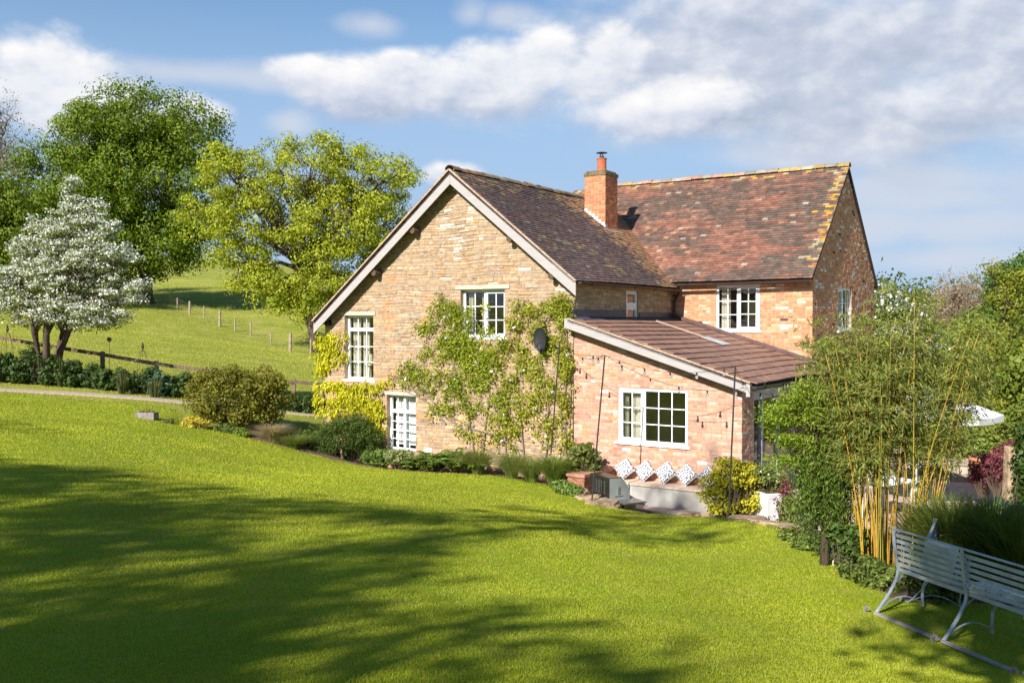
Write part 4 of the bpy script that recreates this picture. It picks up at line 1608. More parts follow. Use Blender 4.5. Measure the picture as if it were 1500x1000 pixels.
# right-hand trees beyond the patio
B_ = onground(1480, 36)
tree('maple_tree', 'yellow-green broad tree with layered branches at the right edge', 'tree', B_,
     px_lobes([(1480, 440, 36, 24), (1500, 520, 70, 50), (1435, 555, 55, 35), (1440, 482, 24, 14), (1560, 470, 70, 80), (1400, 590, 70, 26), (1475, 600, 70, 30), (1452, 396, 20, 8), (1485, 410, 24, 12), (1430, 520, 20, 12)], 36), 0.25, at(1500, 540, 36), 560, 100, 0.115, 0.55,
     (0.13, 0.17, 0.015), (0.30, 0.31, 0.03), 6, group='trees beyond the patio', twigs=0.8)
B_ = onground(1470, 58)
tree('conifer_tree', 'tall dark green tree furthest right behind the yellow-green one', 'tree', B_,
     px_lobes([(1478, 415, 24, 28), (1500, 450, 50, 50), (1520, 400, 36, 30), (1470, 490, 40, 40)], 58), 0.3, at(1495, 500, 58), 420, 44, 0.22, 0.8,
     (0.05, 0.12, 0.012), (0.10, 0.18, 0.015), 7, group='trees beyond the patio')
B_ = onground(1400, 72)
tree('bare_tree', 'leafless pinkish tree with fine twigs right of the brick wing', 'tree', B_,
     px_lobes([(1400, 430, 42, 36), (1375, 455, 30, 30), (1425, 440, 30, 35), (1405, 470, 45, 25)], 72), 0.22, at(1402, 500, 72), 520, 5, 0.16, 0.9,
     (0.30, 0.22, 0.15), (0.36, 0.28, 0.2), 8, twigs=1.0, bark=mat('pink_bark', (0.30, 0.22, 0.17), 0.95))
B_ = onground(1300, 40)
tree('blossom_tree', 'white flowering tree behind the bamboo at the brick gable corner', 'tree', B_,
     px_lobes([(1290, 450, 38, 34), (1330, 475, 32, 32), (1305, 510, 45, 32), (1350, 520, 30, 30)], 40), 0.16, at(1305, 540, 40), 200, 40, 0.16, 0.45,
     (0.10, 0.14, 0.04), (0.16, 0.19, 0.06), 9, blossom=0.5)
for q, (a_, Y_, L_, c1_, c2_, lab) in enumerate([
        (1370, 46, [(1370, 520, 40, 40), (1400, 545, 40, 40), (1350, 560, 40, 35)], (0.07, 0.11, 0.02), (0.13, 0.17, 0.03), 'grey-green bushy tree below the leafless pinkish tree'),
        (1440, 48, [(1430, 490, 40, 35), (1460, 530, 50, 40), (1420, 560, 50, 30)], (0.06, 0.10, 0.015), (0.12, 0.15, 0.02), 'mid green bushy tree between the bare tree and the right edge'),
        (1300, 50, [(1290, 540, 40, 40), (1330, 570, 50, 30), (1260, 560, 40, 40)], (0.05, 0.09, 0.015), (0.10, 0.14, 0.02), 'dark green bushy tree hidden low behind the bamboo'),
        (1560, 28, [(1540, 560, 60, 60), (1580, 500, 70, 80)], (0.07, 0.11, 0.015), (0.14, 0.17, 0.02), 'green tree just cut by the right edge above the pots')]):
    tree('garden_tree', lab, 'tree', onground(a_, Y_), px_lobes(L_, Y_), 0.15, at(L_[0][0], L_[0][1] + 35, Y_), 200, 60, 0.19, 0.75, sc_(c1_, 1.5), sc_(c2_, 1.6), 40 + q, group='trees beyond the patio')
# distant wood closing the view on the right
rng = np.random.default_rng(9)
K = 420
wx = rng.uniform(30, 150, K)
wy = rng.uniform(120, 160, K)
wz = hz0(wx, wy) + rng.uniform(0.5, 6.0, K)
ci = np.repeat(np.arange(K), 60)
P = np.stack([wx, wy, wz], 1)[ci] + rng.normal(size=(len(ci), 3)) * np.array([1.8, 1.8, 1.2])
wood = leaves('wood', P, 0.7, (0.05, 0.09, 0.015), (0.11, 0.14, 0.03), M_leaf, None, rng)
tag(wood, 'far-off wood closing the view beyond the garden', 'wood', None, 'stuff')

# trees behind the camera: they throw the shade on the lawn and show in the window panes
for q, (x, y, H, rad, dens) in enumerate([(-18.5, -5, 13.5, 4.3, 1.0), (-15, -9.0, 13.5, 4.0, 1.0), (-10.6, -10.2, 12.0, 3.1, 0.9), (-2.5, -2.9, 9.8, 1.5, 0.26), (-26, -3, 14, 4.4, 1.0), (13, -14, 15, 4.5, .8), (-9.9, -3.6, 14.8, 2.0, 0.09)]):
    b = np.array([x, y, gz(x, y)])
    R = random.Random(q + 60)
    L_ = lob(b, [(R.uniform(-.5, .5) * rad, R.uniform(-.5, .5) * rad, H * ((0.42 + 0.09 * k) if q not in (3, 6, 7) else (0.76 + 0.035 * k)), rad * R.uniform(.55, .8), rad * R.uniform(.55, .8), rad * R.uniform(.4, .55)) for k in range(6)])
    tree('garden_tree', ['broad green tree standing behind the viewpoint on the left', 'tall green tree standing behind the viewpoint', 'small open tree behind the viewpoint right of the tall one', 'slender open tree behind the viewpoint near the bench',
                         'wide green tree farthest left behind the viewpoint', 'tall green tree farthest right behind the viewpoint', 'very tall thin-crowned tree behind the viewpoint'][q], 'tree', b, L_, 0.22 if q not in (3, 6, 7) else 0.08, b + np.array([0, 0, H * (0.35 if q not in (3, 6, 7) else .7)]),
         int(300 * dens), 38, 0.26, 0.8, (0.05, 0.09, 0.01), (0.10, 0.15, 0.02), 60 + q, group='trees behind the viewpoint')

# ---------------------------------------------------------------- shrubs and border on the left
b = onground(345, 26.2)
bush('hedge_shrub', 'large rounded shrub with bronze-tipped leaves left of the house', 'shrub', b,
     px_lobes([(345, 580, 62, 36), (300, 575, 26, 32), (395, 580, 32, 34), (330, 555, 40, 20), (385, 555, 32, 18), (310, 605, 26, 20), (370, 605, 45, 16)], 26.2), 420, 55, 0.075, 0.24,
     (0.11, 0.13, 0.012), (0.27, 0.24, 0.03), 11, inner=0.5)
b = onground(505, 25.0)
bush('yew_shrub', 'mid green rounded shrub below the yellow creeper', 'shrub', b,
     px_lobes([(505, 640, 45, 26), (475, 645, 26, 22), (540, 645, 22, 22), (510, 622, 30, 14)], 25.0), 300, 50, 0.06, 0.2, (0.05, 0.09, 0.012), (0.10, 0.15, 0.02), 12, aspect=0.4, inner=0.35)
b = onground(288, 24.6)
bush('golden_shrub', 'small bright yellow shrub on the lawn edge', 'shrub', b, px_lobes([(288, 618, 20, 8), (275, 622, 12, 6)], 24.6), 70, 30, 0.055, 0.1, (0.50, 0.42, 0.03), (0.62, 0.52, 0.08), 13)
b = onground(226, 24.3)
bush('heather_clump', 'tiny grey-green clump between the trough and the yellow shrub', 'plant', onground(248, 24.4), px_lobes([(248, 618, 9, 5)], 24.4), 24, 20, 0.04, 0.06, (0.12, 0.13, 0.05), (0.2, 0.19, 0.09), 14)
for q, (px, Y, lobs, cA, cB, lab, sz) in enumerate([
        (325, 24.9, [(325, 630, 16, 8), (340, 633, 14, 7)], (0.10, 0.14, 0.03), (0.16, 0.2, 0.04), 'low clipped green plant under the bronze-tipped shrub', 0.05),
        (350, 24.8, [(352, 636, 14, 8)], (0.13, 0.21, 0.02), (0.2, 0.28, 0.03), 'fresh green low plant right of the clipped one', 0.05),
        (440, 25.4, [(440, 638, 26, 7), (415, 634, 20, 6)], (0.07, 0.12, 0.02), (0.12, 0.17, 0.03), 'low green edging plant left of the rounded mid green shrub', 0.05),
        (548, 24.0, [(548, 668, 18, 9), (565, 668, 14, 9)], (0.10, 0.18, 0.03), (0.18, 0.26, 0.05), 'fresh green perennial below the shuttered window', 0.06),
        (585, 23.6, [(585, 668, 22, 9)], (0.2, 0.25, 0.09), (0.3, 0.33, 0.12), 'pale grey-green perennial in front of the shuttered window', 0.055),
        (855, 20.8, [(855, 668, 22, 18), (838, 690, 16, 14), (868, 685, 12, 12)], (0.09, 0.13, 0.02), (0.2, 0.22, 0.04), 'broad-leaved shrub between the stone gable and the barbecue', 0.10),
        (835, 19.9, [(835, 718, 16, 6), (822, 712, 14, 5)], (0.13, 0.2, 0.04), (0.2, 0.28, 0.06), 'low fern-like plant on the lawn edge by the barbecue', 0.07)]):
    bush('bed_plant', lab, 'plant', onground(px, Y), px_lobes(lobs, Y), 60 + 10 * len(lobs), 32, sz, 0.12, cA, cB, 70 + q)
def fern(name, label, base, n, L, seed, c1, c2, group):
    R = random.Random(seed)
    rng = np.random.default_rng(seed)
    root = empty(name, base, 0, label, 'fern', group)
    P, Ax, Sz = [], [], []
    mb = MB()
    for k in range(n):
        a = R.uniform(0, 2 * math.pi)
        l = L * R.uniform(.6, 1.1)
        e = R.uniform(.35, 1.0)
        d = np.array([math.cos(a), math.sin(a), 0])
        sd = np.array([-math.sin(a), math.cos(a), 0])
        pts = [d * (.05 + l * e * t ** 1.3) + np.array([0, 0, l * (1.25 - .5 * e) * (t - .55 * t ** 2.4)]) for t in np.linspace(0, 1, 9)]
        mb.tube(pts, [.006 * (1 - .8 * j / 8) for j in range(9)], 3, cap=False)
        for j in range(40):
            t = .15 + .85 * j / 40
            q = t * 8
            i0 = min(int(q), 7)
            p = pts[i0] + (pts[i0 + 1] - pts[i0]) * (q - i0)
            w = .13 * l * (1 - abs(t - .4) * 1.1) + .01
            for sg in (-1, 1):
                P.append(p + sd * sg * w * .5)
                Ax.append(sd * sg + d * .35 + np.array([0, 0, -.2]))
                Sz.append(w)
    mb.build('stem', M_bark, root)
    leaves('fronds', np.array(P), np.array(Sz), c1, c2, M_leaf, root, rng, 1.2, 0.32, axis=np.array(Ax), axk=.92)


for q, (px, Y, n, L, lab) in enumerate([(607, 23.5, 30, .85, 'leftmost fern in the bed under the climbing rose'), (640, 23.1, 34, 1.0, 'second fern from the left under the climbing rose'), (668, 22.7, 34, 1.0, 'third fern from the left under the climbing rose'),
                                        (692, 22.4, 28, .8, 'rightmost fern beside the ornamental grasses'), (625, 23.0, 22, .7, 'small fern in front of the two left ferns'), (560, 23.9, 20, .7, 'small fern below the shuttered window')]):
    fern('fern', lab, onground(px, Y), n, L, 90 + q, (0.13, 0.21, 0.03), (0.25, 0.33, 0.07), 'ferns under the climbing rose')
for q, (px, Y, h, c1_, c2_, lab) in enumerate([
        (700, 22.1, 1.0, (0.17, 0.21, 0.05), (0.30, 0.31, 0.10), 'ornamental grass tuft right of the ferns'),
        (750, 21.4, 0.95, (0.20, 0.26, 0.06), (0.33, 0.34, 0.12), 'pale ornamental grass tuft at the middle of the bed'),
        (778, 21.0, 0.85, (0.18, 0.26, 0.05), (0.3, 0.33, 0.10), 'short ornamental grass tuft between the two larger ones'),
        (812, 20.6, 1.15, (0.15, 0.22, 0.03), (0.26, 0.32, 0.07), 'bright green ornamental grass tuft nearest the barbecue'),
        (398, 24.9, 0.75, (0.38, 0.30, 0.18), (0.45, 0.38, 0.25), 'tan dried grass tuft right of the bronze-tipped shrub'),
        (432, 24.6, 0.6, (0.16, 0.22, 0.04), (0.26, 0.3, 0.08), 'green grass tuft beside the tan dried one')]):
    tuft('ornamental_grass', lab, 'grass tuft', onground(px, Y), 1000, h, 0.85, c1_, c2_, 100 + q, width=0.0055, arch=1.05, group='grass tufts in the beds')
# dark border along the rail fence
R = random.Random(8)
bl = ['leftmost dark leafy plant in the border under the rail fence', 'tall spiky plant in the border left of the hawthorn', 'broad-leaved dark plant at the foot of the hawthorn', 'feathery mid green plant right of the hawthorn stems',
      'large-leaved dark green plant right of the hawthorn', 'glossy dark hosta-like plant left of the first fence post', 'dark leafy plant below the first fence post', 'reddish-tipped plant right of the first fence post',
      'low dark plant between the two fence posts', 'dark leafy plant under the second fence post', 'blue-green plant right of the second fence post', 'last dark plant before the bronze-tipped shrub']
for q in range(12):
    px = -28 + q * 26
    Y = 29.5 + 0.13 * q
    b = onground(px, Y)
    h = R.uniform(0.7, 1.05) * (1.25 if q in (1, 3) else 1)
    bush('border_plant', bl[q], 'plant', b, lob(b, [(0, 0, h * .4, 0.42, 0.4, h * .5), (R.uniform(-.3, .3), 0.1, h * .65, 0.25, 0.25, h * .35)]), 70, 34, 0.11 if q % 3 else 0.07, 0.16,
         (0.035, 0.075, 0.015), (0.085, 0.14, 0.03) if q != 10 else (0.10, 0.19, 0.13), 120 + q, group='plants in the border under the rail fence')
for q in range(4):
    b = onground([442, 462, 425, 480][q], 31.6 + 0.2 * q)
    bush('border_plant', ['dark plant left of the yellow creeper beyond the path', 'dark plant hidden behind the yellow creeper', 'dark plant beside the far fence post', 'dark plant behind the house corner'][q], 'plant', b, lob(b, [(0, 0, .25, 0.45, 0.4, .35)]), 50, 30, 0.1, 0.15,
         (0.04, 0.08, 0.015), (0.09, 0.14, 0.03), 140 + q, group='plants in the border under the rail fence')

# ---------------------------------------------------------------- climbers on the stone wall (house coordinates)
def climber(name, label, blobs_px, n_cl, per, size, cr, c1, c2, seed, stems_px, hang=0.5, flowers=None, t=0.0, aspect=0.6, smat=None):
    rng = np.random.default_rng(seed)
    R = random.Random(seed)
    root = empty(name, house.location, RZ, label, 'climbing plant')
    ar = np.array([b[2] * b[3] * (b[4] if len(b) > 4 else 1) for b in blobs_px], float)
    idx = rng.choice(len(blobs_px), n_cl, p=ar / ar.sum())
    C = []
    for i in idx:
        b = blobs_px[i]
        a = rng.uniform(0, 2 * math.pi)
        r = math.sqrt(rng.random()) * (0.85 + 0.25 * rng.random())
        s, h = front(b[0] + b[2] * r * math.cos(a), b[1] + b[3] * r * math.sin(a), t)
        C.append((s, t - rng.uniform(0.05, 0.20), h))
    C = np.array(C)
    n_ = rng.poisson(per, n_cl)
    ci = np.repeat(np.arange(n_cl), n_)
    P = C[ci] + rng.normal(size=(len(ci), 3)) * cr * np.array([1, 0.35, 1])
    P[:, 1] = np.minimum(P[:, 1], t - 0.035)
    leaves('foliage', P, size, c1, c2, M_leaf, root, rng, 0.1, aspect, axis=(0, -0.35, -1), axk=hang, cf=rng.random(n_cl)[ci])
    mb = MB()
    for poly in stems_px:
        pts = []
        for (px, py) in poly:
            s, h = front(px, py, t)
            pts.append(np.array([s, t - 0.045, max(h, -0.1)]))
        fine = []
        for p, q in zip(pts[:-1], pts[1:]):
            for k in range(5): fine.append(p + (q - p) * k / 5 + np.array([R.uniform(-.02, .02), R.uniform(-.015, .0), R.uniform(-.02, .02)]))
        fine.append(pts[-1])
        mb.tube(fine, [0.02 * (1 - 0.7 * k / len(fine)) + .003 for k in range(len(fine))], 5)
        for k in range(4, len(fine), 2):
            q = C[rng.integers(0, n_cl)]
            d2_ = ((C - fine[k]) ** 2).sum(1)
            for j in np.argsort(d2_)[:3]:
                e = C[j]
                mb.tube([fine[k], (fine[k] + e) / 2 + np.array([R.uniform(-.05, .05), 0.0, R.uniform(-.05, .05)]), e], [0.006, 0.005, 0.003], 4, cap=False)
    mb.build('stem', smat or M_bark_pale, root)
    if flowers:
        n, fs = flowers
        sel = rng.integers(0, len(P), n)
        Q = P[sel] + np.array([0, -0.05, 0])
        for q_ in Q:
            leaves('flower', q_ + rng.normal(size=(8, 3)) * 0.018, fs, (0.85, 0.83, 0.78), (0.8, 0.76, 0.7), M_petal, root, rng, 0.1, 0.9, var=0.06)
    return root


climber('creeper', 'bright yellow-green creeper round the left corner of the stone gable', [
    (488, 505, 17, 16, 1.3), (484, 530, 14, 12, 1.2), (475, 520, 9, 30, 1.2), (473, 560, 6, 30, 1.3), (474, 595, 7, 15), (500, 568, 24, 6, 1.3), (535, 570, 26, 7, 1.2), (555, 567, 14, 5), (515, 585, 26, 12, 1.2),
    (545, 592, 18, 12, 1.2), (492, 590, 8, 6), (530, 605, 24, 8), (552, 612, 10, 14), (560, 632, 6, 8), (490, 607, 10, 4), (508, 492, 8, 5, .6), (572, 562, 8, 4, .6), (566, 600, 5, 10, .5), (505, 520, 5, 8, .4), (520, 622, 14, 6, .6)],
    270, 24, 0.085, 0.062, (0.38, 0.40, 0.008), (0.56, 0.52, 0.02), 31,
    [[(476, 690), (475, 600), (474, 540), (486, 500)], [(478, 640), (510, 590), (555, 575)], [(476, 600), (510, 572), (565, 565)]], hang=0.75, aspect=0.5)
climber('climbing_rose', 'leafy green climbing rose around the small window of the stone gable', [
    (655, 460, 22, 16), (630, 478, 22, 10), (678, 470, 16, 18), (690, 515, 28, 22, 1.3), (670, 500, 24, 20, 1.2), (640, 520, 22, 16, .8), (610, 545, 22, 14, .8), (590, 555, 18, 12, .8), (640, 560, 34, 16, .8),
    (690, 560, 26, 26), (720, 540, 20, 24, .8), (665, 590, 26, 16, .7), (640, 600, 14, 12, .5), (700, 600, 16, 20, .7), (735, 585, 14, 24, .7), (712, 482, 14, 9, .6), (740, 500, 10, 14, .5), (705, 455, 14, 12, .12), (650, 440, 6, 12, .4)],
    430, 22, 0.07, 0.075, (0.15, 0.22, 0.015), (0.38, 0.41, 0.035), 32,
    [[(700, 690), (690, 620), (676, 560), (650, 500), (655, 445)], [(705, 690), (715, 610), (722, 540), (740, 500)], [(690, 640), (655, 610), (610, 560), (570, 548)], [(655, 620), (630, 590), (600, 575)], [(676, 560), (690, 500), (712, 480)]],
    hang=0.25, flowers=(26, 0.05))
climber('climbing_vine', 'yellow-tipped climbing vine on the right of the stone gable under the dark dish', [
    (725, 520, 22, 20, .5), (730, 600, 22, 24, .5), (765, 450, 16, 12), (790, 455, 24, 14), (820, 450, 20, 16), (832, 470, 12, 20), (760, 475, 16, 12), (790, 485, 16, 14), (755, 515, 18, 18, .8), (815, 510, 22, 16), (780, 540, 20, 20), (830, 540, 12, 24), (750, 560, 16, 20, .8),
    (800, 575, 24, 20), (770, 595, 24, 18, .8), (830, 600, 10, 30, .7), (755, 625, 26, 14, .7), (800, 630, 20, 20, .6), (720, 640, 22, 12, .5), (832, 650, 10, 20, .8), (690, 632, 24, 10, .4), (850, 515, 9, 12, .5), (845, 560, 5, 12, .3), (775, 655, 40, 8, .5)],
    440, 22, 0.07, 0.075, (0.19, 0.25, 0.02), (0.44, 0.42, 0.05), 33,
    [[(770, 690), (765, 620), (758, 540), (765, 450)], [(800, 690), (805, 600), (790, 500), (820, 445)], [(832, 690), (830, 600), (832, 500), (830, 440)], [(745, 690), (740, 620), (735, 560)], [(770, 660), (730, 640), (690, 625), (660, 608)]],
    hang=0.3, flowers=(14, 0.05))

# dish and wall lamp
s, h = front(793, 497, -0.25)
B = MB()
rim = []
for r, dd in [(0.0, 0.05), (0.12, 0.045), (0.2, 0.03), (0.27, 0.0)]:
    rim.append([(s + r * 0.66 * math.cos(a), -0.32 + dd, h + r * 1.05 * math.sin(a)) for a in [2 * math.pi * k / 24 for k in range(24)]])
for ra, rb in zip(rim[:-1], rim[1:]):
    for k in range(24):
        B.quad([ra[k], ra[(k + 1) % 24], rb[(k + 1) % 24], rb[k]])
        B.quad([(p[0], p[1] + 0.012, p[2]) for p in (ra[k], ra[(k + 1) % 24], rb[(k + 1) % 24], rb[k])])
ds = empty('satellite_dish', house.location, RZ, 'dark grey oval dish fixed to the stone wall among the vine', 'satellite dish')
B.build('reflector', mat('dish_grey', (0.022, 0.023, 0.025), 0.5, 3, 0.1), ds, smooth=True)
B = MB()
B.tube([(s, -0.27, h), (s, -0.03, h - 0.05)], 0.02, 6)
B.tube([(s, -0.30, h - 0.28), (s + 0.05, -0.55, h - 0.16)], 0.012, 6)
B.tube([(s + .05, -0.55, h - .16), (s + 0.05, -0.50, h - 0.08)], 0.03, 8)
B.build('bracket', M_black, ds)
s, h = front(484, 473)
B = MB()
B.box((s - 0.05, -0.03, h - .05), (s + .05, -0.03 + .03, h + .08))
B.tube([(s, -0.02, h + .02), (s, -0.12, h + .03)], 0.015, 6)
B.tube([(s, -0.13, h + .06), (s, -0.13, h - .06)], [0.05, 0.07], 8)
wl = B.build('wall_lamp', M_black)
wl.location = house.location
wl.rotation_euler = (0, 0, RZ)
tag(wl, 'small dark wall lamp under the left eave above the yellow creeper', 'lamp')


def hthing(name, label, cat, group=None):
    return empty(name, house.location, RZ, label, cat, group)


# ---------------------------------------------------------------- patio
B = MB()
R = random.Random(15)
t = -4.2
while t < 13:
    s = -0.5 + R.uniform(-.2, 0)
    hgt = R.choice([0.45, 0.6, 0.6])
    while s < 15:
        w = R.choice([0.45, 0.6, 0.75, 0.9])
        c = loc(s + w / 2, t + hgt / 2, 0)
        if not (0 < s + w / 2 < 4.05 and t + hgt > 0) and not (s < 3.95 and t > 5.0):
            if all(float(poly_sd(np.array([loc(a_, b_, 0)[0]]), np.array([loc(a_, b_, 0)[1]]), PAD)[0]) > 0.45 for a_ in (s, s + w) for b_ in (t, t + hgt)):
                B.box((s + .006, t + .006, -0.1), (s + w - .006, t + hgt - .006, 0.012 + R.uniform(0, .006)), sc_(R.choice([(0.50, 0.38, 0.31), (0.54, 0.42, 0.35), (0.47, 0.37, 0.31), (0.52, 0.37, 0.29)]), R.uniform(.9, 1.08)))
        s += w
    t += hgt
pt = B.build('patio', mat('paving', None, 0.9, 7, 0.15, bump=0.003), None)
pt.location = house.location
pt.rotation_euler = (0, 0, RZ)
pt['kind'] = 'structure'

M_lowbrick = mat('old_red_brick', (0.33, 0.15, 0.10), 0.9, 10, 0.35, bump=0.01)


def rock(name, p, r, seed, material, label, cat, group=None, flat=0.6, stretch=(1, 1)):
    import bmesh
    bm = bmesh.new()
    bmesh.ops.create_icosphere(bm, subdivisions=3, radius=1)
    R = random.Random(seed)
    ph = [R.uniform(0, 9) for _ in range(6)]
    for v in bm.verts:
        c = v.co
        q = [max(-.72, min(.72, x)) / .72 for x in c]
        k = 1 + 0.13 * math.sin(3.1 * c.x + ph[0]) * math.sin(2.7 * c.y + ph[1]) + 0.08 * math.sin(6 * c.z + ph[2] + 3 * c.x) + R.uniform(-.03, .03)
        v.co = Vector((q[0] * stretch[0] * r * k, q[1] * stretch[1] * r * k, q[2] * flat * r * k))
    me = bpy.data.meshes.new(name)
    bm.to_mesh(me)
    bm.free()
    me.materials.append(material)
    o = bpy.data.objects.new(name, me)
    col.objects.link(o)
    o.location = p
    o.rotation_euler = (R.uniform(-.1, .1), R.uniform(-.1, .1), R.uniform(0, 3))
    return tag(o, label, cat, group)


M_rock = mat('sandstone', (0.34, 0.24, 0.155), 0.95, 7, 0.4, bump=0.03, bscale=10, dark=((0.10, 0.09, 0.04), 5, 0.5, 0.75))
stones = [(848, 725, 20.0, .20, 'leftmost pale stone edging the lawn at the low brick wall'), (862, 733, 19.6, .22, 'squarish stone behind the foot of the leaning light pole'), (882, 742, 19.2, .26, 'large brown stone in front of the barbecue'),
          (1010, 756, 18.25, .15, 'small stone on the lawn edge below the white seat'), (1085, 762, 17.7, .18, 'stone on the lawn edge by the yellow acer'), (1105, 768, 17.4, .2, 'stone on the lawn edge left of the white pot'),
          (1128, 770, 17.1, .17, 'stone on the lawn edge in front of the white pot'), (1152, 774, 16.9, .24, 'broad flat stone left of the weeping tree')]
for q, (px, py, Y, r, lab) in enumerate(stones):
    p = at(px, py, Y)
    p[2] = gz(p[0], p[1]) + r * 0.12 if q > 2 else at(px, py, Y)[2] - 0.02
    rock('edging_stone', p, r, 200 + q, M_rock, lab, 'stone', 'stones edging the lawn by the house', flat=0.62 if q < 3 else 0.35, stretch=(1.2, .9))

# low brick wall and white seat against the lean-to
T = hthing('low_wall', 'low red brick wall with flat brick coping left of the barbecue', 'wall')
B = MB()
B.box((0.72, -1.45, -0.2), (1.12, 0.0, 0.62))
B.build('wall_core', M_lowbrick, T)
B = MB()
brick_cover(B, mfront(-1.45), 0.72, 1.12, 0.0, lambda a: 0.62, [], lambda R, a, b: sc_((0.33, 0.15, 0.09), R.uniform(.7, 1.2)), seed=51)
brick_cover(B, mside(1.12), -1.45, 0.0, 0.0, lambda a: 0.62, [], lambda R, a, b: sc_((0.33, 0.15, 0.09), R.uniform(.7, 1.2)), seed=52)
brick_cover(B, lambda a, c, b: (0.72 - c, a, b), -1.45, 0.0, 0.0, lambda a: 0.62, [], lambda R, a, b: sc_((0.33, 0.15, 0.09), R.uniform(.7, 1.2)), seed=53)
B.build('brickwork', M_brick, T)
B = MB()
for k in range(20):
    c = sc_((0.42, 0.22, 0.15), random.Random(k).uniform(.8, 1.15))
    B.box((0.69, -1.48 + k * .0745, 0.62), (1.15, -1.48 + k * .0745 + .066, 0.685), c)
B.build('coping', M_brick, T)
T = hthing('built_in_seat', 'white rendered seat built against the lean-to wall under the window', 'seat')
B = MB()
B.box((1.13, -0.52, -0.15), (4.0, -0.015, 0.40))
B.build('base', mat('white_render', (0.42, 0.41, 0.385), 0.85, 4, 0.06, dark=((0.5, 0.42, 0.36), 3, 0.52, 0.75)), T, bevel=0.01)
B = MB()
for k in range(7):
    B.box((1.12 + k * .415, -0.55, 0.40), (1.12 + k * .415 + .408, -0.012, 0.445), sc_((0.58, 0.45, 0.35), random.Random(k + 5).uniform(.88, 1.08)))
B.build('seat_top', mat('seat_slab', None, 0.9, 9, 0.12), T, bevel=0.004)


def cushion_mesh(w, th_, n=14):
    B = MB()
    g = []
    for sgn in (1, -1):
        rows_ = []
        for i in range(n + 1):
            r_w = []
            for j in range(n + 1):
                x, y = i / n * 2 - 1, j / n * 2 - 1
                k = max(0.0, (1 - x ** 4) * (1 - y ** 4)) ** 0.45
                pin = 1 - 0.05 * (1 - abs(x * y) ** 2)
                r_w.append((x * w / 2 * (pin if abs(y) < .999 or True else 1), sgn * th_ / 2 * k, y * w / 2 * pin))
            rows_.append(r_w)
        for i in range(n):
            for j in range(n):
                B.quad([rows_[i][j], rows_[i + 1][j], rows_[i + 1][j + 1], rows_[i][j + 1]])
    return B


def cushion_mat(name, dotc, scale=21, thr=0.30, basec=(0.60, 0.60, 0.61)):
    m = bpy.data.materials.new(name)
    m.use_nodes = True
    T = NT(m.node_tree)
    p = T.n['Principled BSDF']
    v = T.new('ShaderNodeTexVoronoi')
    v.voronoi_dimensions = '2D'
    mp = T.new('ShaderNodeMapping')
    mp.inputs['Rotation'].default_value = (math.pi / 2, 0, 0)
    T.l.new(T.new('ShaderNodeTexCoord').outputs['Object'], mp.inputs[0])
    T.l.new(mp.outputs[0], v.inputs['Vector'])
    v.inputs['Scale'].default_value = scale
    v.inputs['Randomness'].default_value = 0.55
    T.put(p.inputs['Base Color'], T.mix(T.mapr(v.outputs['Distance'], thr, thr + .06, 1, 0), basec, dotc))
    p.inputs['Roughness'].default_value = 0.9
    return m


M_cush = cushion_mat('dotted_cotton', (0.02, 0.025, 0.06))
cu0 = cushion_mesh(0.385, 0.14).build('cushion', M_cush, None, smooth=True)
clab = ['leftmost patterned white cushion, half behind the barbecue', 'second patterned white cushion from the left on the white seat', 'middle patterned white cushion on the white seat', 'fourth patterned white cushion on the seat, left of the acer leaves', 'rightmost patterned white cushion behind the yellow acer leaves']
for k in range(5):
    o = cu0 if k == 0 else cu0.copy()
    if k: col.objects.link(o)
    s, _ = front([914, 943.5, 974, 1004.5, 1036][k], 690, -0.22)
    w = loc(s, -0.20, 0.445 + 0.235)
    o.location = w
    o.rotation_euler = (math.radians(-22), math.radians(45 + [2, -1, 3, 0, -2][k]), 0)
    o.rotation_mode = 'XYZ'
    M_ = Matrix.Rotation(RZ + [0.03, -0.04, 0.02, 0.05, -.03][k], 4, 'Z') @ Matrix.Rotation(math.radians(-20), 4, 'X') @ Matrix.Rotation(math.radians(45 + [2, -1, 3, 0, -2][k]), 4, 'Y')
    o.rotation_euler = M_.to_euler()
    tag(o, clab[k], 'cushion', 'patterned cushions on the white seat')

# ---------------------------------------------------------------- barbecue
M_steel = mat('brushed_steel', (0.34, 0.35, 0.34), 0.38, 5, 0.15, metal=0.75, spec=0.5)
M_hood = mat('dark_hood', (0.05, 0.05, 0.045), 0.35, 5, 0.2, metal=0.6)
bp = at(893, 735, 19.3)
fz = -G + 0.02
wax = np.array([-0.42, 0.91, 0.0])
wax /= np.linalg.norm(wax)
fax = np.array([wax[1], -wax[0], 0])
bq = empty('barbecue', (bp[0], bp[1], fz), math.atan2(fax[1], fax[0]), 'open steel gas barbecue with raised dark hood beside the white seat', 'barbecue')
# local: x forward (away from hood), y along the width (0 near .. 0.75 far)
B = MB()
B.box((0.03, 0.0, 0.02), (0.60, 0.78, 0.24))
B.build('firebox', mat('champagne_steel', (0.42, 0.38, 0.24), 0.4, 4, 0.15, metal=0.6), bq, bevel=0.008)
B = MB()
B.box((0.02, -0.03, 0.24), (0.64, 0.80, 0.275))
B.build('rim', M_steel, bq, bevel=0.006)
B = MB()
for k in range(24): B.tube([(0.06 + k * .022, 0.04, .285), (0.06 + k * .022, .74, .285)], 0.005, 5)
B.build('grate', M_black, bq)
B = MB()
prof = [(0.0, 0.28), (0.0, 0.72), (0.30, 0.72), (0.44, 0.55), (0.48, 0.40), (0.48, 0.28)]
M_gs = mat('grey_steel', (0.30, 0.32, 0.31), 0.5, 3, 0.12, metal=0.3)
for y_ in (0.0, 0.74):
    B = MB()
    B.prism([(x, y_, z) for x, z in prof], (0, 0.012, 0))
    B.build('hood_side', M_gs, bq)
B = MB()
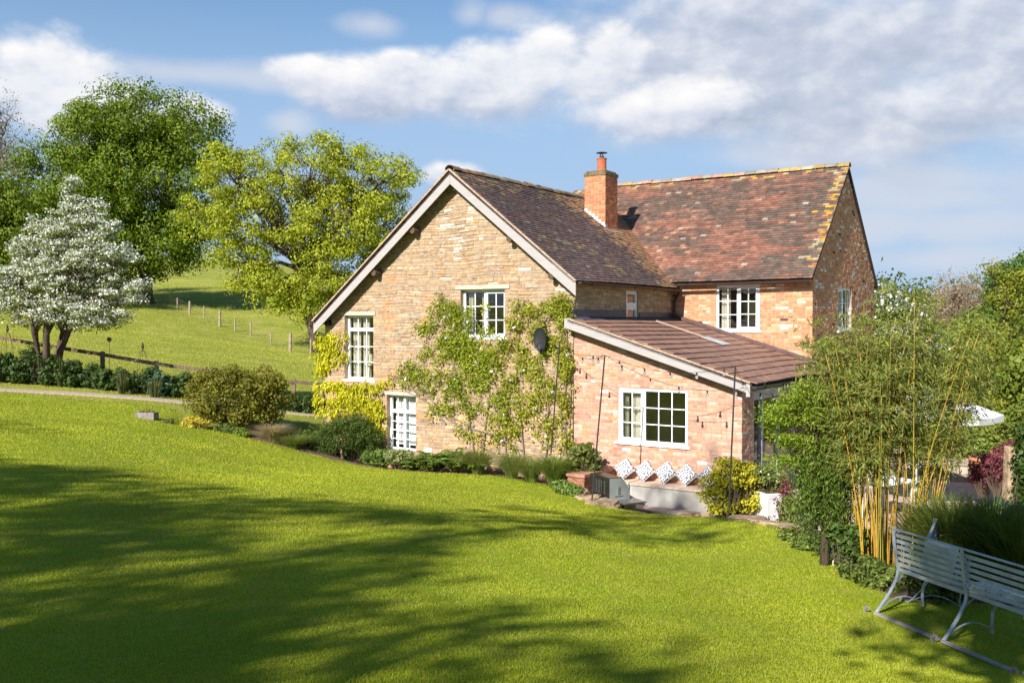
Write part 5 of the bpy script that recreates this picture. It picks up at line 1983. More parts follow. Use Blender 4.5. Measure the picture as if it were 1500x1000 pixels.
B.box((-0.02, 0.0, 0.26), (-0.002, 0.752, 0.74))
B.box((-0.02, 0.0, 0.722), (0.30, 0.752, 0.735))
hd = B.build('hood', M_hood, bq, bevel=0.004)
B = MB()
for r in range(6):
    for c in range(5): B.box((-0.024, 0.14 + c * .11, 0.40 + r * .045), (-0.019, 0.20 + c * .11, 0.415 + r * .045))
B.build('vent', M_steel, hd)
B = MB()
B.box((0.10, -0.42, 0.255), (0.62, -0.03, 0.285))
B.build('side_shelf', M_steel, bq, bevel=0.006)
B = MB()
B.box((0.60, 0.0, 0.05), (0.63, 0.78, 0.235))
pn_ = B.build('control_panel', M_steel, bq, bevel=0.004)
for k in range(4):
    B = MB()
    B.tube([(0.63, 0.12 + .17 * k, 0.15), (0.665, 0.12 + .17 * k, 0.15)], 0.028, 12)
    B.build('knob', M_black, pn_)
B = MB()
B.box((0.20, -0.012, 0.10), (0.34, -0.002, 0.15))
B.box((0.40, -0.012, 0.09), (0.55, -0.002, 0.10))
B.box((0.40, -0.012, 0.13), (0.55, -0.002, 0.14))
B.build('air_slot', M_black, bq)
B = MB()
B.tube([(0.14, 0.012, 0.30), (0.14, 0.012, 0.42)], 0.012, 6)
B.tube([(0.12, -0.012, 0.36), (0.30, -0.012, 0.36)], 0.008, 6)
B.box((0.19, -0.02, 0.40), (0.23, -0.002, 0.55))
B.build('hinge', M_steel, bq)

# ---------------------------------------------------------------- light poles and string lights
M_pole = mat('pole_metal', (0.035, 0.03, 0.028), 0.5, 5, 0.2)
poles = []
for (b_px, b_py, bY, t_px, t_py, tY, lab) in [(866, 741, 19.15, 886, 520, 19.35, 'thin dark leaning light pole standing at the barbecue'), (1067, 757, 17.9, 1077, 537, 18.0, 'thin dark light pole standing in front of the acer'),
                                               (803, 655, 21.3, 820, 500, 21.45, 'thin dark light pole in front of the climbing vine')]:
    a, b = at(b_px, b_py, bY), at(t_px, t_py, tY)
    a[2] = gz(a[0], a[1]) - 0.1
    r = empty('light_pole', a, 0, lab, 'pole', 'light poles by the house')
    B = MB()
    B.tube([(0, 0, 0), tuple(b - a)], 0.016, 8)
    B.build('shaft', M_pole, r)
    B = MB()
    q = b - a
    B.tube([tuple(q + np.array([0, 0, -.02])), tuple(q + np.array([-.06, 0, .02])), tuple(q + np.array([-.07, 0, -.05]))], 0.006, 5)
    B.build('hook', M_pole, r)
    poles.append(b)
sl_root = empty('string_lights', poles[0], 0, 'sagging string of clear bulbs looped between the poles and the lean-to', 'string lights')
M_bulb = bpy.data.materials.new('clear_bulb')
M_bulb.use_nodes = True
_p = M_bulb.node_tree.nodes['Principled BSDF']
_p.inputs['Base Color'].default_value = (0.85, 0.82, 0.75, 1)
_p.inputs['Roughness'].default_value = 0.12
_p.inputs['Transmission Weight'].default_value = 0.85
B = MB()
bulbs = []
cornerL = loc(4.3, -0.36, 2.60)
eav = loc(4.5, 2.5, 2.5)
dish_p = loc(-0.5, -0.12, 3.4)
for a, b, sag, n in [(dish_p, poles[0], 0.10, 2), (poles[2], poles[0], 0.20, 3), (poles[0], poles[1], 0.22, 5), (poles[0], cornerL, 0.30, 5), (poles[1], cornerL, 0.05, 1), (cornerL + np.array([.1, 0, -.05]), eav, 0.15, 4)]:
    pts = [a + (b - a) * k / 16 - np.array([0, 0, sag * 4 * (k / 16) * (1 - k / 16)]) for k in range(17)]
    B.tube([tuple(p - poles[0]) for p in pts], 0.0045, 4)
    for k in range(n):
        u_ = (k + 0.6) / n
        u_ = min(u_, .97)
        bulbs.append(a + (b - a) * u_ - np.array([0, 0, sag * 4 * u_ * (1 - u_)]))
B.build('cable', M_pole, sl_root)
for bp_ in bulbs:
    q = bp_ - poles[0]
    B = MB()
    B.lathe([(0.008, q[2] + .0), (0.018, q[2] - .01), (0.018, q[2] - .05), (0.01, q[2] - .055)], q[0], q[1], 8)
    so = B.build('socket', M_pole, sl_root)
    B = MB()
    B.lathe([(0.013, q[2] - .05), (0.026, q[2] - .075), (0.031, q[2] - .095), (0.023, q[2] - .118), (0.005, q[2] - .13)], q[0], q[1], 10)
    B.build('bulb', M_bulb, so, smooth=True)

# ---------------------------------------------------------------- plants by the patio
b = onground(1068, 18.7)
b[2] = max(b[2], -G)
bush('acer_shrub', 'yellow-green acer shrub spreading in front of the lean-to corner', 'shrub', b,
     px_lobes([(1068, 700, 34, 18), (1045, 715, 22, 18), (1095, 695, 22, 18), (1072, 680, 24, 10), (1060, 740, 26, 12), (1095, 735, 20, 14), (1110, 715, 12, 12)], 18.7), 190, 28, 0.075, 0.17,
     (0.26, 0.30, 0.012), (0.58, 0.50, 0.03), 151, aspect=0.45, flat=0.5, up=0.8, inner=0.3)
pp = at(1129, 757, 18.6)
pp[2] = -G + 0.02
pr = empty('plant_pot', pp, 0.3, 'tall white square pot beside the patio doors', 'plant pot')
B = MB()
B.hexa([(-.21, -.21, 0), (.21, -.21, 0), (.21, .21, 0), (-.21, .21, 0), (-.27, -.27, .60), (.27, -.27, .60), (.27, .27, .60), (-.27, .27, .60)])
B.build('pot_body', mat('pot_white', (0.62, 0.63, 0.64), 0.6, 5, 0.12), pr, bevel=0.015)
B = MB()
B.box((-.24, -.24, .56), (.24, .24, .603))
B.build('soil', M_soil, pr)
bush('potted_flower', 'white-flowered leafy plant growing in the tall white pot', 'plant', pp + np.array([0, 0, .6]), lob(pp + np.array([0, 0, .6]), [(0, 0, .22, .33, .3, .22), (-.15, 0, .35, .25, .2, .15), (.2, 0, .1, .25, .2, .2)]), 90, 26, 0.06, 0.13,
     (0.11, 0.15, 0.03), (0.22, 0.26, 0.06), 152, flowers=(150, 0.045, (0.85, 0.82, 0.80), (0.8, 0.7, 0.7)))
b = at(1150, 752, 18.0)
b[2] = -G
bush('berberis_shrub', 'dark red leaved small shrub right of the white pot', 'shrub', b, lob(b, [(0, 0, .5, .16, .16, .35), (.05, 0, .75, .14, .12, .2)]), 40, 22, 0.05, 0.12, (0.13, 0.03, 0.04), (0.22, 0.06, 0.06), 153)
b = at(1160, 752, 17.6)
b[2] = -G
bush('bed_plant', 'low mixed green plant between the white pot and the weeping tree', 'plant', b, lob(b, [(-.2, 0, .15, .4, .25, .18), (-.05, 0, .5, .14, .12, .3)]), 60, 24, 0.055, 0.12, (0.12, 0.17, 0.03), (0.22, 0.27, 0.06), 154)

# weeping tree
B_ = onground(1210, 12.9)
rt = empty('weeping_tree', B_, 0, 'weeping tree with drooping feathery curtains left of the bamboo', 'tree')
R = random.Random(33)
rng = np.random.default_rng(33)
mb = MB()
top = at(1208, 640, 12.9) - B_
tp = [(0, 0, -.1), (0.02, .02, .5), (-.02, 0, .95), tuple(top * np.array([.6, .6, 1]) + np.array([0, 0, -.1])), tuple(top)]
mb.tube(tp, [.075, .055, .05, .05, .045], 8)
P_, A_ = [], []
for k in range(110):
    a = R.uniform(0, 2 * math.pi)
    ext = R.uniform(0.06, 0.38)
    p0 = top + np.array([0, 0, R.uniform(-.12, .05)])
    p1 = p0 + np.array([math.cos(a) * ext * .6, math.sin(a) * ext * .6, R.uniform(.05, .2)])
    p2 = p0 + np.array([math.cos(a) * ext, math.sin(a) * ext, -.1])
    L_ = R.uniform(0.7, 1.28)
    p3 = p2 + np.array([math.cos(a) * .05, math.sin(a) * .05, -L_])
    mb.tube([p0, p1, p2, (p2 + p3) / 2, p3], [.012, .007, .003, .002, .001], 4, cap=False)
    for q in range(120):
        t_ = R.random()
        P_.append(p2 + (p3 - p2) * t_ + np.array([R.gauss(0, .045), R.gauss(0, .045), 0]))
    for q in range(14): P_.append(p1 + np.array([R.gauss(0, .08), R.gauss(0, .08), R.gauss(0, .05)]))
up_cl = []
for (px, py, rx, ry, n) in [(1165, 590, 34, 20, 22), (1138, 612, 26, 12, 14), (1200, 600, 34, 24, 22), (1172, 640, 40, 14, 18), (1212, 640, 26, 16, 14), (1152, 668, 26, 10, 10), (1185, 565, 20, 12, 8)]:
    for k in range(n):
        c = at(px + R.gauss(0, rx * .5), py + R.gauss(0, ry * .5), 12.9 + R.uniform(-.3, .3)) - B_
        up_cl.append(c)
        if R.random() < .7: mb.tube([top, (top + c) / 2 + np.array([0, 0, .12]), c], [.012, .008, .003], 4, cap=False)
U_ = []
for c in up_cl:
    for q in range(85): U_.append(c + np.array([R.gauss(0, .11), R.gauss(0, .08), -abs(R.gauss(0, .07))]))
mb.build('trunk', M_bark, rt, smooth=True)
leaves('drooping_foliage', np.array(P_), 0.055, (0.06, 0.125, 0.012), (0.15, 0.22, 0.025), M_leaf, rt, rng, 0, 0.35, axis=(0, 0, -1), axk=.6)
leaves('upper_foliage', np.array(U_), 0.05, (0.15, 0.24, 0.015), (0.30, 0.38, 0.03), M_leaf, rt, rng, .5, 0.32, axis=(-.3, 0, -.5), axk=.35)
B = MB()
B.tube([(0.10, -.05, -.1), (0.11, -.05, 1.05)], 0.012, 6)
cs = B.build('garden_cane', mat('pale_cane', (0.5, 0.44, 0.33), .8))
cs.location = B_
tag(cs, 'thin pale support cane beside the weeping tree trunk', 'cane')
b = onground(1245, 12.5)
bush('laurel_shrub', 'glossy broad-leaved low shrub at the foot of the weeping tree', 'shrub', b, px_lobes([(1238, 800, 20, 18), (1225, 780, 14, 10), (1252, 785, 14, 16)], 12.5), 70, 22, 0.085, 0.11, (0.04, 0.09, 0.015), (0.12, 0.18, 0.03), 155, aspect=.5)

# bamboo clump
B_ = onground(1300, 12.6)
rt = empty('bamboo', B_, 0, 'tall clump of yellow-caned bamboo behind the metal bench', 'bamboo')
R = random.Random(44)
rng = np.random.default_rng(44)
mb = MB()
P_, Ax = [], []
CN = (0.50, 0.29, 0.03)
for k in range(92):
    u_ = R.random()
    bx = (u_ - .5) * 0.95
    by = R.uniform(-.45, .45)
    px0 = 750 + (B_[0] + bx) / (B_[1] + by) * F
    H = R.uniform(2.3, 3.35) + (0.5 if 0.25 < u_ < .75 and R.random() < .3 else 0)
    lean = np.array([bx * R.uniform(0.4, 1.5) + R.gauss(0.04, .26), R.gauss(0, .25)])
    pts = []
    n = 12
    gz0 = gz(B_[0] + bx, B_[1] + by) - B_[2]
    for j in range(n + 1):
        t_ = j / n
        pts.append(np.array([bx + lean[0] * t_ ** 1.6, by + lean[1] * t_ ** 1.6, gz0 - .05 + H * t_]))
    r0 = R.uniform(.006, .0115)
    c = mixc(CN, R.choice([(0.34, 0.30, 0.05), (0.30, 0.17, 0.03), (0.22, 0.24, 0.04)]), R.random() ** 1.3)
    mb.tube(pts, [r0 * (1 - .7 * j / n) for j in range(n + 1)], 5, c=c)
    for j in range(1, n):
        if R.random() < .4: mb.tube([pts[j] - np.array([0, 0, .006]), pts[j] + np.array([0, 0, .006])], r0 * 1.25, 5, c=(0.25, 0.18, 0.05))
    for j in range(6, n + 1):
        nb = R.randint(3, 6) if j > 6 else 2
        for _ in range(nb):
            a = R.uniform(0, 2 * math.pi)
            l = R.uniform(.15, .55) * (1.1 - .4 * j / n)
            q0 = pts[j]
            q1 = q0 + np.array([math.cos(a) * l, math.sin(a) * l, R.uniform(.0, .35) * l])
            mb.tube([q0, q1], [.003, .0015], 3, c=(0.30, 0.26, 0.06), cap=False)
            for _l in range(R.randint(7, 13)):
                t_ = R.uniform(.25, 1.08)
                P_.append(q0 + (q1 - q0) * t_ + np.array([R.gauss(0, .04), R.gauss(0, .04), R.gauss(0, .04)]))
                Ax.append((math.cos(a) * .5 + R.gauss(0, .3), math.sin(a) * .5 + R.gauss(0, .3), -.5 + R.gauss(0, .25)))
# a few arching canes that lean out left over the weeping tree
for (bx, ex, ez, H_) in [(-.30, -1.0, 3.0, 1), (-.2, -.65, 3.1, 1), (-.1, -.2, 3.3, 1), (.0, .35, 3.65, 1), (.35, .95, 2.8, 1), (0.3, 1.2, 2.4, 1)]:
    pts = []
    for j in range(15):
        t_ = j / 14
        pts.append(np.array([bx + (ex - bx) * t_ ** 1.5, .1 * math.sin(3 * t_), -.05 + ez * (t_ - .08 * t_ ** 3) * 1.08]))
    mb.tube(pts, [.013 * (1 - .75 * j / 14) for j in range(15)], 5, c=mixc(CN, (0.36, 0.30, 0.05), .6))
    for j in range(6, 15):
        for _ in range(5):
            a = R.uniform(0, 2 * math.pi)
            l = R.uniform(.1, .35)
            q1 = pts[j] + np.array([math.cos(a) * l, math.sin(a) * l, R.uniform(0, .2)])
            mb.tube([pts[j], q1], [.003, .0015], 3, c=(0.30, 0.26, 0.06), cap=False)
            for _l in range(9):
                t_ = R.uniform(.2, 1.1)
                P_.append(pts[j] + (q1 - pts[j]) * t_ + np.array([R.gauss(0, .03), R.gauss(0, .03), R.gauss(0, .03)]))
                Ax.append((math.cos(a) * .6, math.sin(a) * .6, -.3 + R.gauss(0, .3)))
M_cane = mat('bamboo_cane', None, 0.45, 9, 0.15, spec=.5)
mb.build('canes', M_cane, rt, smooth=True)
leaves('foliage', np.array(P_), 0.10, (0.085, 0.13, 0.018), (0.29, 0.31, 0.06), M_leaf, rt, rng, 0.2, 0.17, axis=np.array(Ax), axk=.8)

# dark planting right of the bamboo
for q, (px, Y, h, sp, c1_, c2_, w, n, lab) in enumerate([
        (1400, 11.6, 1.45, .8, (0.10, 0.15, 0.02), (0.22, 0.27, 0.05), .006, 1500, 'fine dark grass mound left of centre behind the metal bench'),
        (1455, 11.2, 1.4, .85, (0.09, 0.14, 0.02), (0.2, 0.25, 0.05), .006, 1500, 'fine dark grass mound right behind the metal bench'),
        (1500, 10.8, 1.3, .8, (0.08, 0.13, 0.02), (0.18, 0.23, 0.045), .007, 1200, 'dark grass mound at the right edge behind the metal bench'),
        (1368, 12.3, 1.1, .6, (0.07, 0.11, 0.02), (0.15, 0.19, 0.04), .008, 700, 'grass mound between the bamboo and the iris leaves')]):
    tuft('grass_mound', lab, 'grass mound', onground(px, Y), n, h, sp, c1_, c2_, 160 + q, width=w, group='grass mounds behind the bench', arch=.8, rbase=.25)
for q, (px, Y, h, lab) in enumerate([(1445, 13.5, .95, 'left clump of upright sword-like iris leaves'), (1482, 13.0, .9, 'right clump of upright sword-like iris leaves'), (1420, 14.2, .8, 'small clump of iris leaves nearest the bamboo')]):
    tuft('iris', lab, 'plant', onground(px, Y), 46, h, .35, (0.12, 0.22, 0.04), (0.22, 0.34, 0.08), 170 + q, width=.022, group='iris clumps', arch=.25, rbase=.2)
b = onground(1500, 12.4)
bush('ivy_bush', 'dark glossy ivy bush at the right edge above the bench', 'shrub', onground(1512, 12.6), px_lobes([(1512, 690, 22, 45), (1515, 740, 26, 40), (1505, 640, 16, 20)], 12.6), 150, 30, .075, .12, (0.03, 0.065, 0.012), (0.08, 0.13, 0.02), 180)
bush('broadleaf_plant', 'broad-leaved green plant at the right edge beside the grass mounds', 'plant', onground(1495, 11.6), px_lobes([(1492, 770, 16, 20)], 11.6), 26, 9, .19, .14, (0.09, 0.16, 0.03), (0.16, 0.26, 0.05), 181, aspect=.7)
for q, (px, py, Y, lab) in enumerate([(1478, 668, 22, 'dark red leafy plant growing in the terracotta pot'), (1440, 695, 20, 'dark red leafy plant below the terracotta pots'), (1462, 690, 19, 'purple-red shrub right of the other red plants')]):
    p = at(px, py, Y)
    b = np.array([p[0], p[1], p[2] - .35])
    bush('red_leaf_plant', lab, 'plant', b, lob(b, [(0, 0, .4, .3, .25, .3), (.15, 0, .6, .2, .2, .15)]), 70, 26, .065, .12, (0.11, 0.025, 0.04), (0.24, 0.07, 0.08), 185 + q, group='red leaved plants by the pots')
# raised bed wall with pots at the far side of the patio
M_terra = mat('terracotta_pot', (0.46, 0.19, 0.09), 0.85, 7, 0.25)
wl_c = at(1455, 700, 23)
B = MB()
R = random.Random(3)
for k in range(11):
    for r in range(3):
        B.hexa([(x * .40 - 2.2 + k * .42 + (.2 if r % 2 else 0) + R.uniform(-.01, .01), y * .3 + R.uniform(-.02, .02), r * .2 + z * .19) for (x, y, z) in [(0, 0, 0), (1, 0, 0), (1, 1, 0), (0, 1, 0), (0, 0, 1), (1, 0, 1), (1, 1, 1), (0, 1, 1)]], sc_((0.40, 0.32, 0.25), R.uniform(.8, 1.15)))
rw = B.build('garden_wall', mat('pale_walling', None, .95, 8, .25, bump=.01), None, bevel=.02)
rw.location = (wl_c[0], wl_c[1], -G)
rw.rotation_euler = (0, 0, -.25)
tag(rw, 'low pale stone garden wall under the terracotta pots', 'wall')
for q, (px, py, Y, r, h, lab) in enumerate([(1472, 674, 22.2, .30, .42, 'terracotta pot on the right holding a red plant'), (1437, 680, 22.6, .27, .36, 'paler terracotta pot left of the other one')]):
    p = at(px, py, Y)
    B = MB()
    B.lathe([(r * .62, -h / 2 - .25), (r * .95, h / 2 - .08), (r * 1.05, h / 2 - .07), (r * 1.05, h / 2), (r * .9, h / 2), (r * .85, h / 2 - .06)], 0, 0, 20)
    o = B.build('terracotta_pot', M_terra, None)
    o.location = p
    tag(o, lab, 'plant pot', 'terracotta pots on the garden wall')
b = at(1437, 662, 22.6)
bush('potted_plant', 'fresh green plant growing in the paler terracotta pot', 'plant', b, lob(b, [(0, 0, .15, .3, .25, .2)]), 40, 24, .07, .1, (0.14, 0.22, 0.03), (0.28, 0.34, 0.06), 190)
p = at(1482, 672, 18.5)
B = MB()
B.hexa([(-.13, -.13, -.8), (.13, -.13, -.8), (.13, .13, -.8), (-.13, .13, -.8), (-.11, -.11, .25), (.11, -.11, .25), (.11, .11, .25), (-.11, .11, .25)])
o = B.build('stone_post', M_rock, None, bevel=.03)
o.location = p
tag(o, 'short grey stone post at the right edge beside the pots', 'post')

# ---------------------------------------------------------------- parasol, patio table
pc = at(1343, 600, 19.6)
ph_ = -G
ur = empty('parasol', (pc[0], pc[1], ph_), 0.35, 'large white parasol half hidden behind the bamboo', 'parasol')
B = MB()
B.tube([(0, 0, 0), (0, 0, 2.7)], .022, 10)
B.build('pole', mat('parasol_pole', (0.6, 0.6, 0.6), .4, metal=.3), ur)
B = MB()
B.box((-.3, -.3, 0.015), (.3, .3, .07))
B.build('base', M_gutterg, ur, bevel=.02)
B = MB()
n8 = 8
Rr, zt, ze = 1.6, 2.66, 2.08
for k in range(n8):
    a0, a1 = 2 * math.pi * k / n8, 2 * math.pi * (k + 1) / n8
    N_ = 8
    for j in range(N_):
        f0, f1 = j / N_, (j + 1) / N_
        g = lambda f, a, w: (Rr * f * math.cos(a) * w, Rr * f * math.sin(a) * w, zt - (zt - ze) * f - .07 * math.sin(math.pi * f) * 0)
        am = (a0 + a1) / 2
        m0, m1 = (Rr * f0 * .93 * math.cos(am), Rr * f0 * .93 * math.sin(am), zt - (zt - ze) * f0 - .03 * f0), (Rr * f1 * .93 * math.cos(am), Rr * f1 * .93 * math.sin(am), zt - (zt - ze) * f1 - .03 * f1)
        B.quad([g(f0, a0, 1), g(f1, a0, 1), m1, m0])
        B.quad([m0, m1, g(f1, a1, 1), g(f0, a1, 1)])
    e0, e1 = (Rr * math.cos(a0), Rr * math.sin(a0), ze), (Rr * math.cos(a1), Rr * math.sin(a1), ze)
    mm = (Rr * .93 * math.cos(am), Rr * .93 * math.sin(am), ze - .03)
    B.quad([e0, mm, (mm[0], mm[1], mm[2] - .12), (e0[0], e0[1], e0[2] - .12)])
    B.quad([mm, e1, (e1[0], e1[1], e1[2] - .12), (mm[0], mm[1], mm[2] - .12)])
B.build('canopy', mat('canopy_cloth', (0.80, 0.80, 0.82), .9, 3, .04, trans=.25, tcol=(1, 1, 1)), ur)
B = MB()
for k in range(n8):
    a0 = 2 * math.pi * k / n8
    B.tube([(0, 0, zt - .02), (Rr * math.cos(a0), Rr * math.sin(a0), ze - .01)], .01, 4)
    B.tube([(0, 0, 1.8), (Rr * .5 * math.cos(a0), Rr * .5 * math.sin(a0), (zt + ze) / 2 - .02)], .008, 4)
B.build('ribs', mat('rib_metal', (0.3, 0.3, 0.3), .5), ur)
B = MB()
B.lathe([(.03, zt - .01), (.035, zt + .04), (.005, zt + .09)], 0, 0, 10)
B.build('finial', M_white, ur)
tr_ = empty('patio_table', (pc[0] - 1.1, pc[1] - .6, ph_ + .02), .5, 'white patio table glimpsed behind the bamboo canes', 'table')
B = MB()
B.box((-.8, -.45, .70), (.8, .45, .74))
B.build('tabletop', M_white, tr_, bevel=.01)
for sx_ in (-1, 1):
    for sy_ in (-1, 1):
        B = MB()
        B.bar((sx_ * .7, sy_ * .36, 0), (sx_ * .7, sy_ * .36, .70), .05, .05, up=(1, 0, 0))
        B.build('leg', M_white, tr_)

# ---------------------------------------------------------------- metal strap benches
M_strap = mat('blue_grey_metal', (0.31, 0.345, 0.385), 0.5, 9, 0.25, metal=0.15, spec=.5, dark=((0.34, 0.30, 0.26), 14, 0.58, 0.75))
M_skid = mat('weathered_skid', (0.30, 0.26, 0.24), 0.75, 7, 0.3)


def bench(label, base, yaw, L, nsup):
    """local x along the bench, seat extends to +y, back at y=0"""
    r = empty('garden_bench', base, yaw, label, 'bench')
    H = 0.90
    for k in range(8):
        z = H - 0.015 - 0.062 * k
        y = -0.055 * (z - .44) / .46 + .03
        B = MB()
        if k == 0: B.bar((-.01, y, z), (L + .01, y, z), .035, .012)
        else: B.bar((0, y, z), (L, y, z), .008, .036)
        B.build('back_slat', M_strap, r)
    for k in range(7):
        y = .05 + .062 * k
        z = .43 - .03 * math.sin(math.pi * k / 6)
        B = MB()
        B.bar((0, y, z), (L, y, z), .042, .006)
        B.build('seat_slat', M_strap, r)
    for k in range(nsup):
        x = k * L / (nsup - 1)
        B = MB()
        pts = [(x, -.055, H), (x, -.045, .75), (x, -.01, .55), (x, .02, .45), (x, .0, .36), (x, -.09, .22), (x, -.21, .08), (x, -.27, .02)]
        for a, b in zip(pts[:-1], pts[1:]): B.bar(a, b, .032, .014, up=(0, 1, .5))
        B.bar((x, .02, .445), (x, .26, .40), .014, .03)
        B.bar((x, .26, .40), (x, .45, .43), .014, .03)
        B.build('end_frame', M_strap, r)
        B = MB()
        pts = [(x, .45, .43), (x, .43, .33), (x, .36, .24), (x, .35, .12), (x, .36, .02)]
        for a, b in zip(pts[:-1], pts[1:]): B.bar(a, b, .028, .013, up=(0, 1, .5))
        B.build('leg', M_strap, r)
        B = MB()
        pts = [(x, -.22 + .58 * j / 10, .06 + .10 * math.sin(math.pi * j / 10)) for j in range(11)]
        for a, b in zip(pts[:-1], pts[1:]): B.bar(a, b, .02, .008, up=(0, .3, 1))
        B.build('brace', M_strap, r)
        B = MB()
        pts = [(x, .0, .33), (x, .06, .37), (x, .13, .40)]
        for a, b in zip(pts[:-1], pts[1:]): B.bar(a, b, .02, .008, up=(0, .3, 1))
        B.build('bracket', M_strap, r)
    for k in range(nsup - 1):
        x0, x1 = k * L / (nsup - 1), (k + 1) * L / (nsup - 1)
        B = MB()
        B.bar((x0 + .0, -.28, .02), (x1 - .05, -.28, .02), .045, .022)
        B.build('ground_rail', M_skid, r)
    for x in ([-.07] + [k * L / (nsup - 1) - .05 for k in range(1, nsup)]):
        B = MB()
        pts = [(x, -.33 + .03 * math.cos(a), .03 + .035 * math.sin(a)) for a in [math.pi * 1.4 * j / 8 for j in range(9)]]
        for a, b in zip(pts[:-1], pts[1:]): B.bar(a, b, .03, .01, up=(1, 0, 0))
        B.build('foot_scroll', M_skid, r)
    for x in (0, L):
        B = MB()
        pts = [(x, .03, .66), (x, .15, .69), (x, .30, .67), (x, .42, .62), (x, .46, .57), (x, .43, .53), (x, .40, .56)]
        for a, b in zip(pts[:-1], pts[1:]): B.bar(a, b, .03, .010, up=(0, .3, 1))
        B.bar((x, .42, .62), (x, .45, .43), .018, .01, up=(0, 1, 0))
        B.build('armrest', M_strap, r)
    return r


pa = at(1313, 875, 10.05)
pb_ = at(1413, 915, 9.2)
dx = np.array([pb_[0] - pa[0], pb_[1] - pa[1]])
Lb = np.linalg.norm(dx) * 2
za, zb = gz(pa[0], pa[1]), gz(pa[0] + dx[0] * 2, pa[1] + dx[1] * 2)
yaw = math.atan2(dx[1], dx[0])
be = bench('blue-grey metal strap bench seen from behind on the lawn', (pa[0], pa[1], za + .01), yaw, Lb, 3)
be.rotation_euler = (0, -math.atan2(zb - za, Lb), yaw)
pc2 = np.array([5.10, 11.35, 0])
b2 = bench('second blue-grey metal bench standing end-on beyond the first', (pc2[0], pc2[1], gz(4.5, 10.2) - .02), math.radians(62 + 180), 1.35, 2)
b2.scale = (.85, .85, .85)
bpy.context.view_layer.update()


def on_bench(x, y, z):
    return be.matrix_world @ Vector((x, y, z))


M_cush2 = cushion_mat('sprig_cotton', (0.35, 0.33, 0.42), 18, .2, (0.74, 0.72, 0.70))
M_stripe = mat('striped_cloth', (0.55, 0.53, 0.45), .9, 5, .08, stretch=(1, 1, 8))
for k, (x, y, z, rx, ry, lab, w, m_) in enumerate([(.42, .14, .62, -14, 4, 'pale cushion leaning upright in the left end of the metal bench', .42, M_stripe), (1.05, .25, .475, 80, 10, 'white sprigged cushion lying flat on the metal bench seat', .46, M_cush2),
                                                   (Lb * .94, .12, .60, -12, -3, 'cream striped cushion propped at the right end of the metal bench', .44, M_stripe)]):
    o = cushion_mesh(w, .14).build('cushion', m_, None, smooth=True)
    o.matrix_world = be.matrix_world @ Matrix.Translation((x, y, z)) @ Matrix.Rotation(math.radians(rx), 4, 'X') @ Matrix.Rotation(math.radians(ry), 4, 'Y')
    tag(o, lab, 'cushion', 'cushions on the metal bench')

# ---------------------------------------------------------------- fences and border ornaments
M_rail = mat('grey_brown_timber', (0.20, 0.14, 0.09), .9, 5, .35, stretch=(4, 4, 1), bump=.004)
fr = [(-180, 31.2), (-90, 31.2), (-10, 31.2), (70, 31.3), (150, 31.4), (229, 31.5), (310, 32.0), (388, 32.5), (430, 32.8), (470, 33.2), (520, 33.6)]
ptsf = []
for px, Y in fr:
    g = onground(px, Y)
    ptsf.append(g)
f0 = ptsf[0]
rf = empty('rail_fence', f0, 0, 'grey-brown timber post and rail fence along the left border', 'fence')
B = MB()
tops = {0: 480, 1: 486}
for a in ptsf:
    B = MB()
    q = a - f0
    B.bar((q[0], q[1], q[2] - .2), (q[0], q[1], q[2] + 1.08), .12, .10, up=(0, 1, 0))
    B.build('post', M_rail, rf)
for a, b in zip(ptsf[:-1], ptsf[1:]):
    B = MB()
    q0, q1 = a - f0 + np.array([0, -.06, .98]), b - f0 + np.array([0, -.06, .98])
    B.bar(q0, q1, .04, .12)
    B.build('rail', M_rail, rf)
fp = [(240, 450, 100, 0.9), (260, 457, 97, 1.2), (278, 461, 95, 1.35), (299, 468, 92, 1.2), (322, 478, 87, 1.45), (344, 484, 86, 1.2), (367, 492, 85, 1.3), (397, 503, 79, 1.1), (425, 516, 73, 1.45), (455, 528, 70, 1.2)]
g0 = onground(fp[0][0], fp[0][2])
wf = empty('field_fence', g0, 0, 'line of weathered field fence posts crossing the hillside pasture', 'fence')
M_post = mat('field_post', (0.30, 0.24, 0.17), .9, 5, .3)
prev = None
for (px, py, Y, h) in fp:
    g = onground(px, Y) - g0
    B = MB()
    w = .2 if h > 1.3 else .10
    B.tube([(g[0], g[1], g[2] - .2), (g[0] + .03, g[1], g[2] + h)], w / 2 + .02, 7)
    B.build('post', M_post, wf)
    if prev is not None:
        B = MB()
        for k in range(4): B.tube([prev + np.array([0, 0, .25 + .25 * k]), g + np.array([0, 0, .25 + .25 * k])], .006, 3)
        B.build('wire', M_post, wf)
    prev = g
M_iron = mat('rusty_iron', (0.07, 0.04, 0.03), .8, 8, .3)
for q, (px, Y, lab) in enumerate([(11, 30.2, 'thin iron plant obelisk left of the hawthorn stems'), (209, 30.6, 'thin iron plant obelisk between the two fence posts')]):
    g = onground(px, Y)
    r = empty('obelisk', g, 0, lab, 'obelisk', 'iron obelisks in the border')
    for k in range(5):
        a = 2 * math.pi * k / 5
        B = MB()
        B.tube([(.2 * math.cos(a), .2 * math.sin(a), 0), (.17 * math.cos(a), .17 * math.sin(a), 1.0), (.09 * math.cos(a), .09 * math.sin(a), 1.32), (0, 0, 1.45)], .006, 4)
        B.build('rod', M_iron, r)
    B = MB()
    B.lathe([(.01, 1.43), (.05, 1.5), (.03, 1.58), (.005, 1.68)], 0, 0, 8)
    B.build('finial', M_iron, r)
g = onground(160, 30.3)
B = MB()
B.tube([(0, 0, 0), (0, 0, 1.55)], .008, 5)
B.tube([(0, -.01, 1.62), (0, .01, 1.62)], .075, 16)
o = B.build('garden_ornament', M_iron)
o.location = g
tag(o, 'dark round disc on a thin rod beside the first fence post', 'ornament')
g = at(215, 612, 24.6)
